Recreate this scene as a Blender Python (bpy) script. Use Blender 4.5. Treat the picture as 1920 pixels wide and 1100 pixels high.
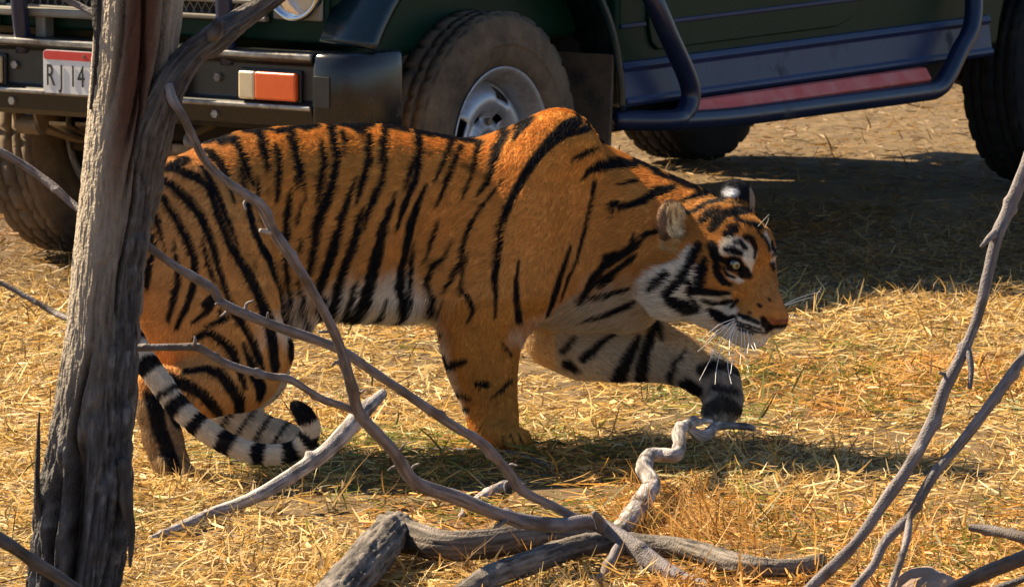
import bpy, bmesh, math, random
import numpy as np
from mathutils import Vector, Matrix

for _o in list(bpy.data.objects):
    bpy.data.objects.remove(_o, do_unlink=True)
scene = bpy.context.scene
COL = scene.collection
rng = np.random.default_rng(7)
random.seed(7)

# ------------------------------------------------------------------ camera
FPX = 11800.0                     # focal length in pixels of the 1920 wide photograph
PHI = math.atan2(1450, FPX)       # downward pitch
CAMH = 1.94
cam_data = bpy.data.cameras.new('camera')
cam_data.sensor_width = 36.0
cam_data.lens = FPX / 1920 * 36.0
cam_data.clip_start = 0.1
cam_data.clip_end = 2000
cam_data.dof.use_dof = True
cam_data.dof.focus_distance = 12.3
cam_data.dof.aperture_fstop = 26.0
cam = bpy.data.objects.new('camera', cam_data)
cam.location = (0, 0, CAMH)
cam.rotation_euler = (math.pi / 2 - PHI, 0, 0)
COL.objects.link(cam)
scene.camera = cam

# ------------------------------------------------------------------ sky and sun
SUN_AZ = Vector((-0.867, 0.498, 0)).normalized()      # low sun behind and to the left
SUN_EL = math.radians(43)
world = bpy.data.worlds.new('World')
scene.world = world
world.use_nodes = True
wn = world.node_tree.nodes
wl = world.node_tree.links
wn.clear()
wo = wn.new('ShaderNodeOutputWorld')
wb = wn.new('ShaderNodeBackground')
sky = wn.new('ShaderNodeTexSky')
sky.sky_type = 'NISHITA'
sky.sun_disc = False
sky.sun_elevation = SUN_EL
sky.sun_rotation = math.atan2(SUN_AZ.x, SUN_AZ.y)
sky.air_density = 1.0
sky.dust_density = 0.3
sky.ozone_density = 3.0
wb.inputs['Strength'].default_value = 0.050
wl.new(sky.outputs['Color'], wb.inputs['Color'])
wl.new(wb.outputs['Background'], wo.inputs['Surface'])

sun_data = bpy.data.lights.new('sun', 'SUN')
sun_data.energy = 5.0
sun_data.angle = math.radians(0.8)
sun_data.color = (1.0, 0.83, 0.57)
sun = bpy.data.objects.new('sun', sun_data)
to_sun = SUN_AZ * math.cos(SUN_EL) + Vector((0, 0, math.sin(SUN_EL)))
sun.rotation_euler = (-to_sun).to_track_quat('-Z', 'Y').to_euler()
sun.location = (-6, 18, 9)
COL.objects.link(sun)

scene.view_settings.view_transform = 'Standard'
scene.view_settings.look = 'None'
scene.view_settings.gamma = 1.0
scene.view_settings.exposure = 1.62
scene.view_settings.use_curve_mapping = False
scene.render.engine = 'CYCLES'
scene.cycles.use_denoising = True
scene.cycles.max_bounces = 6
scene.cycles.transparent_max_bounces = 6

# ------------------------------------------------------------------ helpers
_F = np.array([0, math.cos(PHI), -math.sin(PHI)])
_U = np.array([0, math.sin(PHI), math.cos(PHI)])
_R = np.array([1.0, 0, 0])
_C = np.array([0, 0, CAMH])


def ray(x, y):
    return _F + _R * (x - 960) / FPX + _U * (550 - y) / FPX


def atY(x, y, Y):
    """point in the place that stands Y metres into the scene, measured off the photograph"""
    d = ray(x, y)
    return _C + d * (Y / d[1])


def gnd(x, y, z=0.0):
    d = ray(x, y)
    return _C + d * ((z - CAMH) / d[2])


def side_uv(p):
    """flank chart of the coat (side elevation), one unit = one photo pixel"""
    q = np.asarray(p, float) - _C
    d = q @ _F
    return 960 + FPX * (q @ _R) / d, 550 - FPX * (q @ _U) / d


def _hash(ix, iy, iz):
    h = (ix.astype(np.int64) * 374761393 + iy.astype(np.int64) * 668265263 + iz.astype(np.int64) * 2147483647) & 0xffffffff
    h = ((h ^ (h >> 13)) * 1274126177) & 0xffffffff
    h = h ^ (h >> 16)
    return (h & 0xffff) / 65535.0


def noise3(p):
    p = np.asarray(p, float)
    i = np.floor(p).astype(np.int64)
    f = p - i
    f = f * f * (3 - 2 * f)
    r = 0
    for dx in (0, 1):
        for dy in (0, 1):
            for dz in (0, 1):
                w = (f[..., 0] if dx else 1 - f[..., 0]) * (f[..., 1] if dy else 1 - f[..., 1]) * (f[..., 2] if dz else 1 - f[..., 2])
                r = r + w * _hash(i[..., 0] + dx, i[..., 1] + dy, i[..., 2] + dz)
    return r * 2 - 1


def fbm(p, oct=4):
    p = np.asarray(p, float)
    a, s, r = 1.0, 1.0, 0
    for k in range(oct):
        r = r + a * noise3(p * s + 17.3 * k)
        a *= 0.5
        s *= 2.03
    return r


def tag(o, label=None, cat=None, group=None, kind=None):
    if label: o['label'] = label
    if cat: o['category'] = cat
    if group: o['group'] = group
    if kind: o['kind'] = kind
    return o


def empty(name, loc=(0, 0, 0), rz=0.0):
    o = bpy.data.objects.new(name, None)
    o.location = loc
    o.rotation_euler = (0, 0, rz)
    COL.objects.link(o)
    return o


def mesh_np(name, verts, faces, mat, parent=None, smooth=True, attrs=None):
    """faces: (n,k) int array or list of lists"""
    me = bpy.data.meshes.new(name)
    verts = np.asarray(verts, np.float32)
    if isinstance(faces, np.ndarray):
        n, k = faces.shape
        me.vertices.add(len(verts))
        me.vertices.foreach_set('co', verts.ravel())
        me.loops.add(n * k)
        me.loops.foreach_set('vertex_index', faces.astype(np.int32).ravel())
        me.polygons.add(n)
        me.polygons.foreach_set('loop_start', np.arange(0, n * k, k, dtype=np.int32))
        me.update(calc_edges=True)
    else:
        me.from_pydata([tuple(map(float, v)) for v in verts], [], [tuple(int(i) for i in f) for f in faces])
        me.update()
    if smooth:
        me.polygons.foreach_set('use_smooth', np.ones(len(me.polygons), bool))
    for an, arr in (attrs or {}).items():
        a = me.attributes.new(an, 'FLOAT_COLOR', 'POINT')
        c = np.ones((len(verts), 4), np.float32)
        c[:, :3] = arr
        a.data.foreach_set('color', c.ravel())
    if mat:
        me.materials.append(mat)
    o = bpy.data.objects.new(name, me)
    COL.objects.link(o)
    if parent:
        o.parent = parent
    return o


def bm_obj(name, bm, mat, parent=None, smooth=False, bevel=0.0, seg=2):
    me = bpy.data.meshes.new(name)
    bmesh.ops.recalc_face_normals(bm, faces=bm.faces)
    bm.to_mesh(me)
    bm.free()
    if smooth:
        me.polygons.foreach_set('use_smooth', np.ones(len(me.polygons), bool))
    if mat: me.materials.append(mat)
    o = bpy.data.objects.new(name, me)
    COL.objects.link(o)
    if parent: o.parent = parent
    if bevel:
        m = o.modifiers.new('bevel', 'BEVEL')
        m.width = bevel
        m.segments = seg
        m.limit_method = 'ANGLE'
        m.angle_limit = math.radians(35)
        m.harden_normals = False
    return o


def add_box(bm, x0, x1, y0, y1, z0, z1):
    v = [bm.verts.new((x, y, z)) for x in (x0, x1) for y in (y0, y1) for z in (z0, z1)]
    for f in ((0, 1, 3, 2), (4, 6, 7, 5), (0, 4, 5, 1), (2, 3, 7, 6), (0, 2, 6, 4), (1, 5, 7, 3)):
        bm.faces.new([v[i] for i in f])


def add_prism(bm, poly, axis, a0, a1):
    """poly of 2D points extruded along axis ('x': (y,z) poly, 'y': (x,z), 'z': (x,y))"""
    def mk(p, a):
        return {'x': (a, p[0], p[1]), 'y': (p[0], a, p[1]), 'z': (p[0], p[1], a)}[axis]
    A = [bm.verts.new(mk(p, a0)) for p in poly]
    B = [bm.verts.new(mk(p, a1)) for p in poly]
    bm.faces.new(A)
    bm.faces.new(list(reversed(B)))
    n = len(poly)
    for i in range(n):
        bm.faces.new([A[i], B[i], B[(i + 1) % n], A[(i + 1) % n]])


def catmull(pts, n):
    pts = np.asarray(pts, float)
    P = np.vstack([2 * pts[0] - pts[1], pts, 2 * pts[-1] - pts[-2]])
    seg = len(pts) - 1
    t = np.linspace(0, seg, n)
    i = np.minimum(t.astype(int), seg - 1)
    u = (t - i)[:, None]
    p0, p1, p2, p3 = P[i], P[i + 1], P[i + 2], P[i + 3]
    return 0.5 * ((2 * p1) + (-p0 + p2) * u + (2 * p0 - 5 * p1 + 4 * p2 - p3) * u ** 2 + (-p0 + 3 * p1 - 3 * p2 + p3) * u ** 3)


def tube_mesh(path, rad, sides=12, rough=0.0, freq=40.0, caps=True, seed=0.0, knots=0):
    """path (n,3), rad (n,) -> verts, faces(list)"""
    path = np.asarray(path, float)
    rad = np.asarray(rad, float)
    n = len(path)
    T = np.gradient(path, axis=0)
    T /= np.linalg.norm(T, axis=1, keepdims=True) + 1e-9
    ref = np.array([0.0, 0, 1]) if abs(T[0][2]) < 0.9 else np.array([0.0, 1, 0])
    N = np.zeros_like(T)
    v = ref - T[0] * (ref @ T[0])
    N[0] = v / np.linalg.norm(v)
    for k in range(1, n):
        v = N[k - 1] - T[k] * (N[k - 1] @ T[k])
        N[k] = v / (np.linalg.norm(v) + 1e-9)
    B = np.cross(T, N)
    ang = np.linspace(0, 2 * math.pi, sides, endpoint=False)
    ring = N[:, None, :] * np.cos(ang)[None, :, None] + B[:, None, :] * np.sin(ang)[None, :, None]
    R = np.repeat(rad[:, None], sides, 1)
    L = np.concatenate([[0], np.cumsum(np.linalg.norm(np.diff(path, axis=0), axis=1))])
    if rough:
        q = np.stack([np.cos(ang)[None, :] * 2.2 + 0 * L[:, None], np.sin(ang)[None, :] * 2.2 + 0 * L[:, None],
                      L[:, None] * freq * 0.35 + 0 * ang[None, :]], -1) + seed
        R = R * (1 + rough * fbm(q, 3))
        q2 = np.stack([0 * L, 0 * L + seed, L * freq * 0.5], -1)
        R = R * (1 + rough * 0.8 * noise3(q2))[:, None]
    for k in range(knots):
        c = random.uniform(0.05, 0.95) * L[-1]
        a = random.uniform(0, 2 * math.pi)
        w = np.exp(-((L[:, None] - c) / (rad.mean() * 0.9)) ** 2) * np.maximum(0, np.cos(ang[None, :] - a)) ** 3
        R = R * (1 + 0.55 * w)
    V = path[:, None, :] + ring * R[..., None]
    verts = V.reshape(-1, 3)
    faces = []
    for k in range(n - 1):
        for s in range(sides):
            a, b = k * sides + s, k * sides + (s + 1) % sides
            faces.append((a, b, b + sides, a + sides))
    if caps:
        c0, c1 = len(verts), len(verts) + 1
        verts = np.vstack([verts, path[0] - T[0] * rad[0] * 0.25, path[-1] + T[-1] * rad[-1] * 0.3])
        for s in range(sides):
            faces.append((c0, (s + 1) % sides, s))
            a = (n - 1) * sides
            faces.append((c1, a + s, a + (s + 1) % sides))
    return verts, faces


def tube_obj(name, pts, rads, mat, parent=None, n=None, sides=12, rough=0.0, freq=40.0, knots=0, smooth=True):
    pts = np.asarray(pts, float)
    n = n or max(8, 7 * len(pts))
    path = catmull(pts, n)
    r = np.interp(np.linspace(0, 1, n), np.linspace(0, 1, len(rads)), rads)
    v, f = tube_mesh(path, r, sides, rough, freq, True, random.random() * 50, knots)
    return mesh_np(name, v, f, mat, parent, smooth)


def lathe(name, prof, mat, parent, seg=64, axis='y', mod=None, closed=False):
    """prof: list of (offset along axis, radius)"""
    prof = np.asarray(prof, float)
    m = len(prof)
    a = np.linspace(0, 2 * math.pi, seg, endpoint=False)
    R = np.repeat(prof[:, 1][:, None], seg, 1)
    if mod is not None:
        R = mod(R, a, prof)
    o = np.repeat(prof[:, 0][:, None], seg, 1)
    X, Z = R * np.cos(a)[None], R * np.sin(a)[None]
    V = np.stack([X, o, Z], -1).reshape(-1, 3)
    faces = []
    for k in range(m - 1 if not closed else m):
        k2 = (k + 1) % m
        for s in range(seg):
            s2 = (s + 1) % seg
            faces.append((k * seg + s, k * seg + s2, k2 * seg + s2, k2 * seg + s))
    return mesh_np(name, V, faces, mat, parent, True)


# ------------------------------------------------------------------ materials
def material(name, c1, c2=None, scale=30.0, rough=0.6, metal=0.0, bump=0.0, bscale=None, detail=6.0, spec=0.5, stretch=None, dirt=None, dirt_amt=0.5, dscale=6.0, coat=0.0, dirt_rough=0.9):
    m = bpy.data.materials.new(name)
    m.use_nodes = True
    nt = m.node_tree
    nd, ln = nt.nodes, nt.links
    b = nd['Principled BSDF']
    b.inputs['Roughness'].default_value = rough
    b.inputs['Metallic'].default_value = metal
    b.inputs['Specular IOR Level'].default_value = spec
    b.inputs['Coat Weight'].default_value = coat
    b.inputs['Coat Roughness'].default_value = 0.12
    tc = nd.new('ShaderNodeTexCoord')
    mp = nd.new('ShaderNodeMapping')
    ln.new(tc.outputs['Object'], mp.inputs['Vector'])
    if stretch: mp.inputs['Scale'].default_value = stretch
    col = None
    if c2 is None:
        b.inputs['Base Color'].default_value = (*c1, 1)
        rgb = nd.new('ShaderNodeRGB')
        rgb.outputs[0].default_value = (*c1, 1)
        col = rgb.outputs[0]
    else:
        nz = nd.new('ShaderNodeTexNoise')
        nz.inputs['Scale'].default_value = scale
        nz.inputs['Detail'].default_value = detail
        nz.inputs['Roughness'].default_value = 0.65
        ln.new(mp.outputs['Vector'], nz.inputs['Vector'])
        rp = nd.new('ShaderNodeValToRGB')
        rp.color_ramp.elements[0].position = 0.32
        rp.color_ramp.elements[1].position = 0.68
        rp.color_ramp.elements[0].color = (*c1, 1)
        rp.color_ramp.elements[1].color = (*c2, 1)
        ln.new(nz.outputs['Fac'], rp.inputs['Fac'])
        col = rp.outputs['Color']
    if dirt is not None:
        dz = nd.new('ShaderNodeTexNoise')
        dz.inputs['Scale'].default_value = dscale
        dz.inputs['Detail'].default_value = 9.0
        dz.inputs['Roughness'].default_value = 0.7
        ln.new(tc.outputs['Object'], dz.inputs['Vector'])
        dr = nd.new('ShaderNodeValToRGB')
        dr.color_ramp.elements[0].position = max(0.02, 0.62 - dirt_amt * 0.4)
        dr.color_ramp.elements[1].position = min(0.99, 0.82 - dirt_amt * 0.2)
        ln.new(dz.outputs['Fac'], dr.inputs['Fac'])
        mx = nd.new('ShaderNodeMix')
        mx.data_type = 'RGBA'
        ln.new(dr.outputs['Color'], mx.inputs['Factor'])
        ln.new(col, mx.inputs['A'])
        mx.inputs['B'].default_value = (*dirt, 1)
        col = mx.outputs['Result']
        mr = nd.new('ShaderNodeMapRange')
        mr.inputs['To Min'].default_value = rough
        mr.inputs['To Max'].default_value = dirt_rough
        ln.new(dr.outputs['Color'], mr.inputs['Value'])
        ln.new(mr.outputs['Result'], b.inputs['Roughness'])
    ln.new(col, b.inputs['Base Color'])
    if bump:
        bz = nd.new('ShaderNodeTexNoise')
        bz.inputs['Scale'].default_value = bscale or scale
        bz.inputs['Detail'].default_value = 8.0
        bz.inputs['Roughness'].default_value = 0.7
        ln.new(mp.outputs['Vector'], bz.inputs['Vector'])
        bp = nd.new('ShaderNodeBump')
        bp.inputs['Strength'].default_value = bump
        bp.inputs['Distance'].default_value = 0.01
        ln.new(bz.outputs['Fac'], bp.inputs['Height'])
        ln.new(bp.outputs['Normal'], b.inputs['Normal'])
    return m


def attr_material(name, attr='col', rough=0.7, trans=0.0, spec=0.3, bump=0.0, bscale=60.0, var=0.0):
    m = bpy.data.materials.new(name)
    m.use_nodes = True
    nt = m.node_tree
    nd, ln = nt.nodes, nt.links
    b = nd['Principled BSDF']
    out = nd['Material Output']
    at = nd.new('ShaderNodeAttribute')
    at.attribute_name = attr
    b.inputs['Roughness'].default_value = rough
    b.inputs['Specular IOR Level'].default_value = spec
    ln.new(at.outputs['Color'], b.inputs['Base Color'])
    if trans:
        tr = nd.new('ShaderNodeBsdfTranslucent')
        ln.new(at.outputs['Color'], tr.inputs['Color'])
        ms = nd.new('ShaderNodeMixShader')
        ms.inputs['Fac'].default_value = trans
        ln.new(b.outputs['BSDF'], ms.inputs[1])
        ln.new(tr.outputs['BSDF'], ms.inputs[2])
        ln.new(ms.outputs['Shader'], out.inputs['Surface'])
    if bump:
        tc = nd.new('ShaderNodeTexCoord')
        bz = nd.new('ShaderNodeTexNoise')
        bz.inputs['Scale'].default_value = bscale
        bz.inputs['Detail'].default_value = 8.0
        ln.new(tc.outputs['Object'], bz.inputs['Vector'])
        bp = nd.new('ShaderNodeBump')
        bp.inputs['Strength'].default_value = bump
        bp.inputs['Distance'].default_value = 0.006
        ln.new(bz.outputs['Fac'], bp.inputs['Height'])
        ln.new(bp.outputs['Normal'], b.inputs['Normal'])
    return m


M = {}
M['ground'] = material('dry_soil', (0.095, 0.064, 0.036), (0.20, 0.138, 0.075), 9.0, 0.95, 0, 0.8, 45.0, spec=0.1)
M['straw'] = attr_material('straw', 'col', 0.55, 0.35, 0.35)
M['bark'] = attr_material('tree_bark', 'col', 0.85, 0, 0.25, 1.0, 170.0)
M['branch'] = attr_material('grey_dead_wood', 'col', 0.7, 0, 0.3, 0.6, 260.0)
M['branch_pale'] = attr_material('pale_dead_wood', 'col', 0.7, 0, 0.3, 0.6, 260.0)
M['log'] = attr_material('weathered_log', 'col', 0.85, 0, 0.2, 0.8, 200.0)
M['stone'] = material('pinkish_stone', (0.26, 0.17, 0.12), (0.40, 0.28, 0.21), 20.0, 0.9, 0, 0.7, 60.0)
M['paint'] = material('green_paint', (0.002, 0.018, 0.010), (0.003, 0.025, 0.014), 3.0, 0.42, 0, 0, spec=0.14, coat=0.0)
M['flare'] = material('flare_paint', (0.006, 0.018, 0.022), (0.010, 0.025, 0.030), 8.0, 0.25, 0, 0.05, 200, dirt=(0.06, 0.05, 0.035), dirt_amt=0.15, dscale=7.0, dirt_rough=0.7)
M['sill'] = material('sill_sky_tint', (0.013, 0.024, 0.075), (0.020, 0.034, 0.095), 10.0, 0.34, 0, 0, spec=0.22, dirt=(0.05, 0.04, 0.035), dirt_amt=0.15, dscale=9.0)  # blue of the reflected sky put into the base colour
M['bumper'] = material('bumper_black', (0.012, 0.012, 0.012), (0.022, 0.021, 0.019), 30.0, 0.34, 0, 0.06, 300, dirt=(0.07, 0.055, 0.035), dirt_amt=0.1, dscale=9.0)
M['bumper_edge'] = material('bumper_worn_metal', (0.25, 0.25, 0.25), (0.45, 0.43, 0.40), 25.0, 0.32, 0.9, 0, dirt=(0.12, 0.09, 0.06), dirt_amt=0.5, dscale=14.0)
M['plastic'] = material('dusty_black_plastic', (0.008, 0.009, 0.012), (0.016, 0.017, 0.02), 14.0, 0.22, 0, 0.06, 250, dirt=(0.07, 0.055, 0.035), dirt_amt=0.2, dscale=8.0)
M['rubber'] = material('dusty_rubber', (0.026, 0.023, 0.021), (0.055, 0.045, 0.036), 10.0, 0.85, 0, 0.15, 150, spec=0.25, dirt=(0.19, 0.135, 0.085), dirt_amt=0.75, dscale=7.0)
M['rubber_shaded'] = material('shaded_rubber', (0.010, 0.010, 0.011), (0.018, 0.017, 0.017), 10.0, 0.85, 0, 0.15, 150, spec=0.2, dirt=(0.05, 0.04, 0.03), dirt_amt=0.15, dscale=7.0)  # darker copy of the tyre rubber, shade at the rear wheels painted in
M['rim'] = material('silver_wheel', (0.34, 0.36, 0.40), (0.46, 0.48, 0.52), 12.0, 0.36, 0.55, 0, dirt=(0.15, 0.10, 0.06), dirt_amt=0.42, dscale=11.0)
M['dark'] = material('underbody', (0.010, 0.009, 0.008), (0.03, 0.024, 0.018), 12.0, 0.8, spec=0.2)
M['dusty_steel'] = material('dusty_steel', (0.10, 0.075, 0.05), (0.24, 0.18, 0.12), 20.0, 0.6, 0.3, 0.1, 100)
M['tube'] = material('tube_sky_tint', (0.008, 0.014, 0.040), (0.013, 0.021, 0.055), 20.0, 0.30, 0, 0, dirt=(0.07, 0.06, 0.05), dirt_amt=0.12, dscale=8.0)  # black tubing with the sky's blue reflection painted into its colour
M['redstep'] = material('worn_red_step', (0.62, 0.07, 0.05), (0.66, 0.20, 0.16), 12.0, 0.6, 0, 0.05, 200, dirt=(0.50, 0.30, 0.28), dirt_amt=0.2, dscale=6.0)
M['platewhite'] = material('number_plate_white', (0.62, 0.62, 0.60), (0.74, 0.74, 0.72), 12.0, 0.5)
M['red'] = material('plate_red', (0.52, 0.03, 0.025), (0.6, 0.05, 0.035), 14.0, 0.5)
M['ink'] = material('plate_ink', (0.015, 0.015, 0.015), None, rough=0.5)
M['amber'] = material('amber_lens', (0.75, 0.10, 0.012), (0.85, 0.14, 0.02), 30.0, 0.22, 0, 0.1, 200, spec=0.6, coat=0.6)
M['clear'] = material('clear_lens', (0.62, 0.50, 0.30), (0.75, 0.62, 0.40), 30.0, 0.25, 0, 0.1, 200, spec=0.6, coat=0.6)
M['chrome'] = material('headlight_chrome', (0.55, 0.56, 0.58), None, rough=0.15, metal=1.0)
M['grillegrey'] = material('grille_grey', (0.16, 0.15, 0.13), (0.26, 0.24, 0.20), 14.0, 0.5, 0.2, dirt=(0.18, 0.14, 0.09), dirt_amt=0.4)
M['seat'] = material('black_vinyl', (0.012, 0.012, 0.012), (0.02, 0.02, 0.02), 20.0, 0.5)
gl = bpy.data.materials.new('headlight_glass')
gl.use_nodes = True
_b = gl.node_tree.nodes['Principled BSDF']
_b.inputs['Base Color'].default_value = (0.85, 0.9, 0.95, 1)
_b.inputs['Roughness'].default_value = 0.06
_b.inputs['Transmission Weight'].default_value = 0.85
M['glass'] = gl

# ================================================================== ground
def ground_z(x, y):
    q = np.stack([np.asarray(x) * 1.3, np.asarray(y) * 1.3, np.zeros_like(np.asarray(x, float)) + 3.1], -1)
    near = np.exp(-((np.asarray(y) - 15.0) / 14.0) ** 4)
    return (0.010 * noise3(q) + 0.006 * noise3(q * 3.1 + 9)) * near - 0.008


def axis_coords(lo, hi, step, far):
    fine = np.arange(lo, hi + 1e-6, step)
    out = []
    d = step
    c = hi
    while c < far:
        d *= 1.35
        c += d
        out.append(c)
    low = []
    d = step
    c = lo
    while c > -far:
        d *= 1.35
        c -= d
        low.append(c)
    return np.array(low[::-1] + list(fine) + out)


gx = axis_coords(-3.2, 3.6, 0.045, 600)
gy = axis_coords(8.5, 24.0, 0.045, 600)
GX, GY = np.meshgrid(gx, gy, indexing='ij')
GZ = ground_z(GX, GY)
nxg, nyg = GX.shape
vid = np.arange(nxg * nyg).reshape(nxg, nyg)
gf = np.stack([vid[:-1, :-1], vid[1:, :-1], vid[1:, 1:], vid[:-1, 1:]], -1).reshape(-1, 4)
g = mesh_np('ground', np.stack([GX, GY, GZ], -1).reshape(-1, 3), gf, M['ground'])
tag(g, 'dry soil ground under the scattered straw', 'ground', kind='structure')

# ------------------------------------------------------------------ straw litter
PAL = np.array([(0.62, 0.42, 0.14), (0.50, 0.30, 0.085), (0.74, 0.58, 0.30), (0.34, 0.19, 0.055), (0.60, 0.36, 0.10), (0.16, 0.09, 0.035), (0.70, 0.50, 0.20)])
GREEN = np.array([(0.15, 0.17, 0.035), (0.20, 0.21, 0.05), (0.10, 0.13, 0.03)])


def blades(cx, cy, length, width, elev, heading, lift, color, curl, z0=None):
    """flat bent ribbons of three cross rows; everything per-blade arrays"""
    n = len(cx)
    d = np.stack([np.cos(heading) * np.cos(elev), np.sin(heading) * np.cos(elev), np.sin(elev)], -1)
    sidev = np.stack([-np.sin(heading), np.cos(heading), np.zeros(n)], -1)
    tilt = rng.uniform(-1.1, 1.1, n)
    up = np.cross(d, sidev)
    wv = sidev * np.cos(tilt)[:, None] + up * np.sin(tilt)[:, None]
    base = np.stack([cx, cy, (ground_z(cx, cy) if z0 is None else z0) + lift], -1)
    bend = np.stack([rng.normal(size=n), rng.normal(size=n), rng.normal(size=n) * 0.5], -1) * curl[:, None]
    V = np.zeros((n, 8, 3), np.float32)
    for k, (t, w) in enumerate(((0.0, 0.85), (0.36, 1.0), (0.70, 0.8), (1.0, 0.25))):
        c = base + d * (t * length)[:, None] + bend * ((t * t - t * 0.6) * length)[:, None]
        c[:, 2] = np.maximum(c[:, 2], base[:, 2] * 0 + 0.0005 - 0.012)
        V[:, 2 * k] = c - wv * (w * width * 0.5)[:, None]
        V[:, 2 * k + 1] = c + wv * (w * width * 0.5)[:, None]
    i0 = (np.arange(n) * 8)[:, None]
    F = np.concatenate([i0 + np.array([0, 1, 3, 2]), i0 + np.array([2, 3, 5, 4]), i0 + np.array([4, 5, 7, 6])], 1).reshape(-1, 4)
    Cc = np.repeat(color, 8, 0)
    return V.reshape(-1, 3), F, Cc


def straw_colors(x, y, n):
    k = rng.integers(0, len(PAL), n)
    c = PAL[k] * rng.uniform(0.7, 1.25, (n, 1))
    gmask = noise3(np.stack([x * 1.9, y * 1.3, np.zeros(n)], -1)) + 0.5 * noise3(np.stack([x * 6, y * 4, np.zeros(n) + 5], -1))
    p = np.clip((gmask - 0.16) * 0.6, 0.015, 0.45)
    p = np.where(y > 14.9, p * 0.25, p)
    gm = rng.random(n) < p
    c[gm] = GREEN[rng.integers(0, 3, gm.sum())] * rng.uniform(0.8, 1.5, (gm.sum(), 1))
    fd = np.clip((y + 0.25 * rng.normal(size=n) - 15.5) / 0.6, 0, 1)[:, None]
    c = c * (1 - fd) + c * np.array([0.46, 0.41, 0.38]) * fd  # the jeep's shade is put into the straw colour from this depth on
    # redder drifts
    rm = noise3(np.stack([x * 1.4 + 30, y * 1.4, np.zeros(n)], -1)) > 0.35
    c[rm] *= np.array([1.0, 0.82, 0.62])
    return c


VV, FF, CC = [], [], []


def push(r):
    off = sum(len(v) for v in VV)
    VV.append(r[0]); FF.append(r[1] + off); CC.append(r[2])


def litter(n, x0, x1, y0, y1, lmin, lmax, wmin, wmax, up=0.12, liftmax=0.018):
    m = int(n * 1.6)
    y = rng.uniform(y0, y1, m)
    x = rng.uniform(x0, x1, m)
    den = 0.70 + 0.50 * noise3(np.stack([x * 2.3, y * 1.7, np.zeros(m) + 40], -1)) + 0.35 * noise3(np.stack([x * 8, y * 6, np.zeros(m) + 44], -1))
    keep = np.where(rng.random(m) < den)[0][:n]
    x, y = x[keep], y[keep]
    n = len(x)
    L = rng.uniform(lmin, lmax, n) * rng.uniform(0.5, 1.2, n)
    W = rng.uniform(wmin, wmax, n)
    el = np.abs(rng.normal(0, 0.16, n))
    u = rng.random(n) < up
    el[u] = rng.uniform(0.3, 1.2, u.sum())
    # slight matting: drifts of similar direction
    hd = rng.uniform(0, 2 * math.pi, n)
    mat_dir = math.pi * 0.5 * noise3(np.stack([x * 2.5, y * 2.5, np.zeros(n) + 12], -1)) + (rng.random(n) < 0.5) * math.pi
    w = rng.random(n) < 0.45
    hd[w] = mat_dir[w] + rng.normal(0, 0.5, w.sum())
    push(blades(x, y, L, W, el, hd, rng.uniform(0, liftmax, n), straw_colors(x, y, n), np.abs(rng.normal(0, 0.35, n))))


litter(84000, -1.6, 1.7, 10.7, 15.7, 0.025, 0.085, 0.0020, 0.0050, 0.07)
litter(48000, -1.6, 1.7, 10.7, 15.2, 0.012, 0.04, 0.0015, 0.0035, 0.16)
litter(3000, -1.5, 1.6, 10.7, 14.2, 0.015, 0.035, 0.006, 0.014, 0.05)
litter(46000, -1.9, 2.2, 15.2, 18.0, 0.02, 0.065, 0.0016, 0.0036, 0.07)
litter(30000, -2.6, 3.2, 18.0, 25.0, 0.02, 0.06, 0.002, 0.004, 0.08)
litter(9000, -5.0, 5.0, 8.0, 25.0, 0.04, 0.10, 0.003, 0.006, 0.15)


def tuft(px, py, n, lmin, lmax, spread=0.04, lean=(0.0, 0.0), cmul=(1, 1, 1), wmax=0.003, spike=0.35):
    c = gnd(px, py)
    x = c[0] + rng.normal(0, spread, n)
    y = c[1] + rng.normal(0, spread * 1.4, n)
    L = rng.uniform(lmin, lmax, n)
    el = np.clip(rng.normal(0.75, spike + 0.1, n), 0.1, 1.5)
    hd = rng.uniform(0, 2 * math.pi, n)
    if lean != (0.0, 0.0):
        a = math.atan2(lean[1], lean[0])
        k = rng.random(n) < 0.75
        hd[k] = a + rng.normal(0, 0.5, k.sum())
    push(blades(x, y, L, rng.uniform(0.0014, wmax, n), el, hd, np.zeros(n), straw_colors(x, y, n) * np.array(cmul), np.abs(rng.normal(0.3, 0.35, n))))


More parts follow.
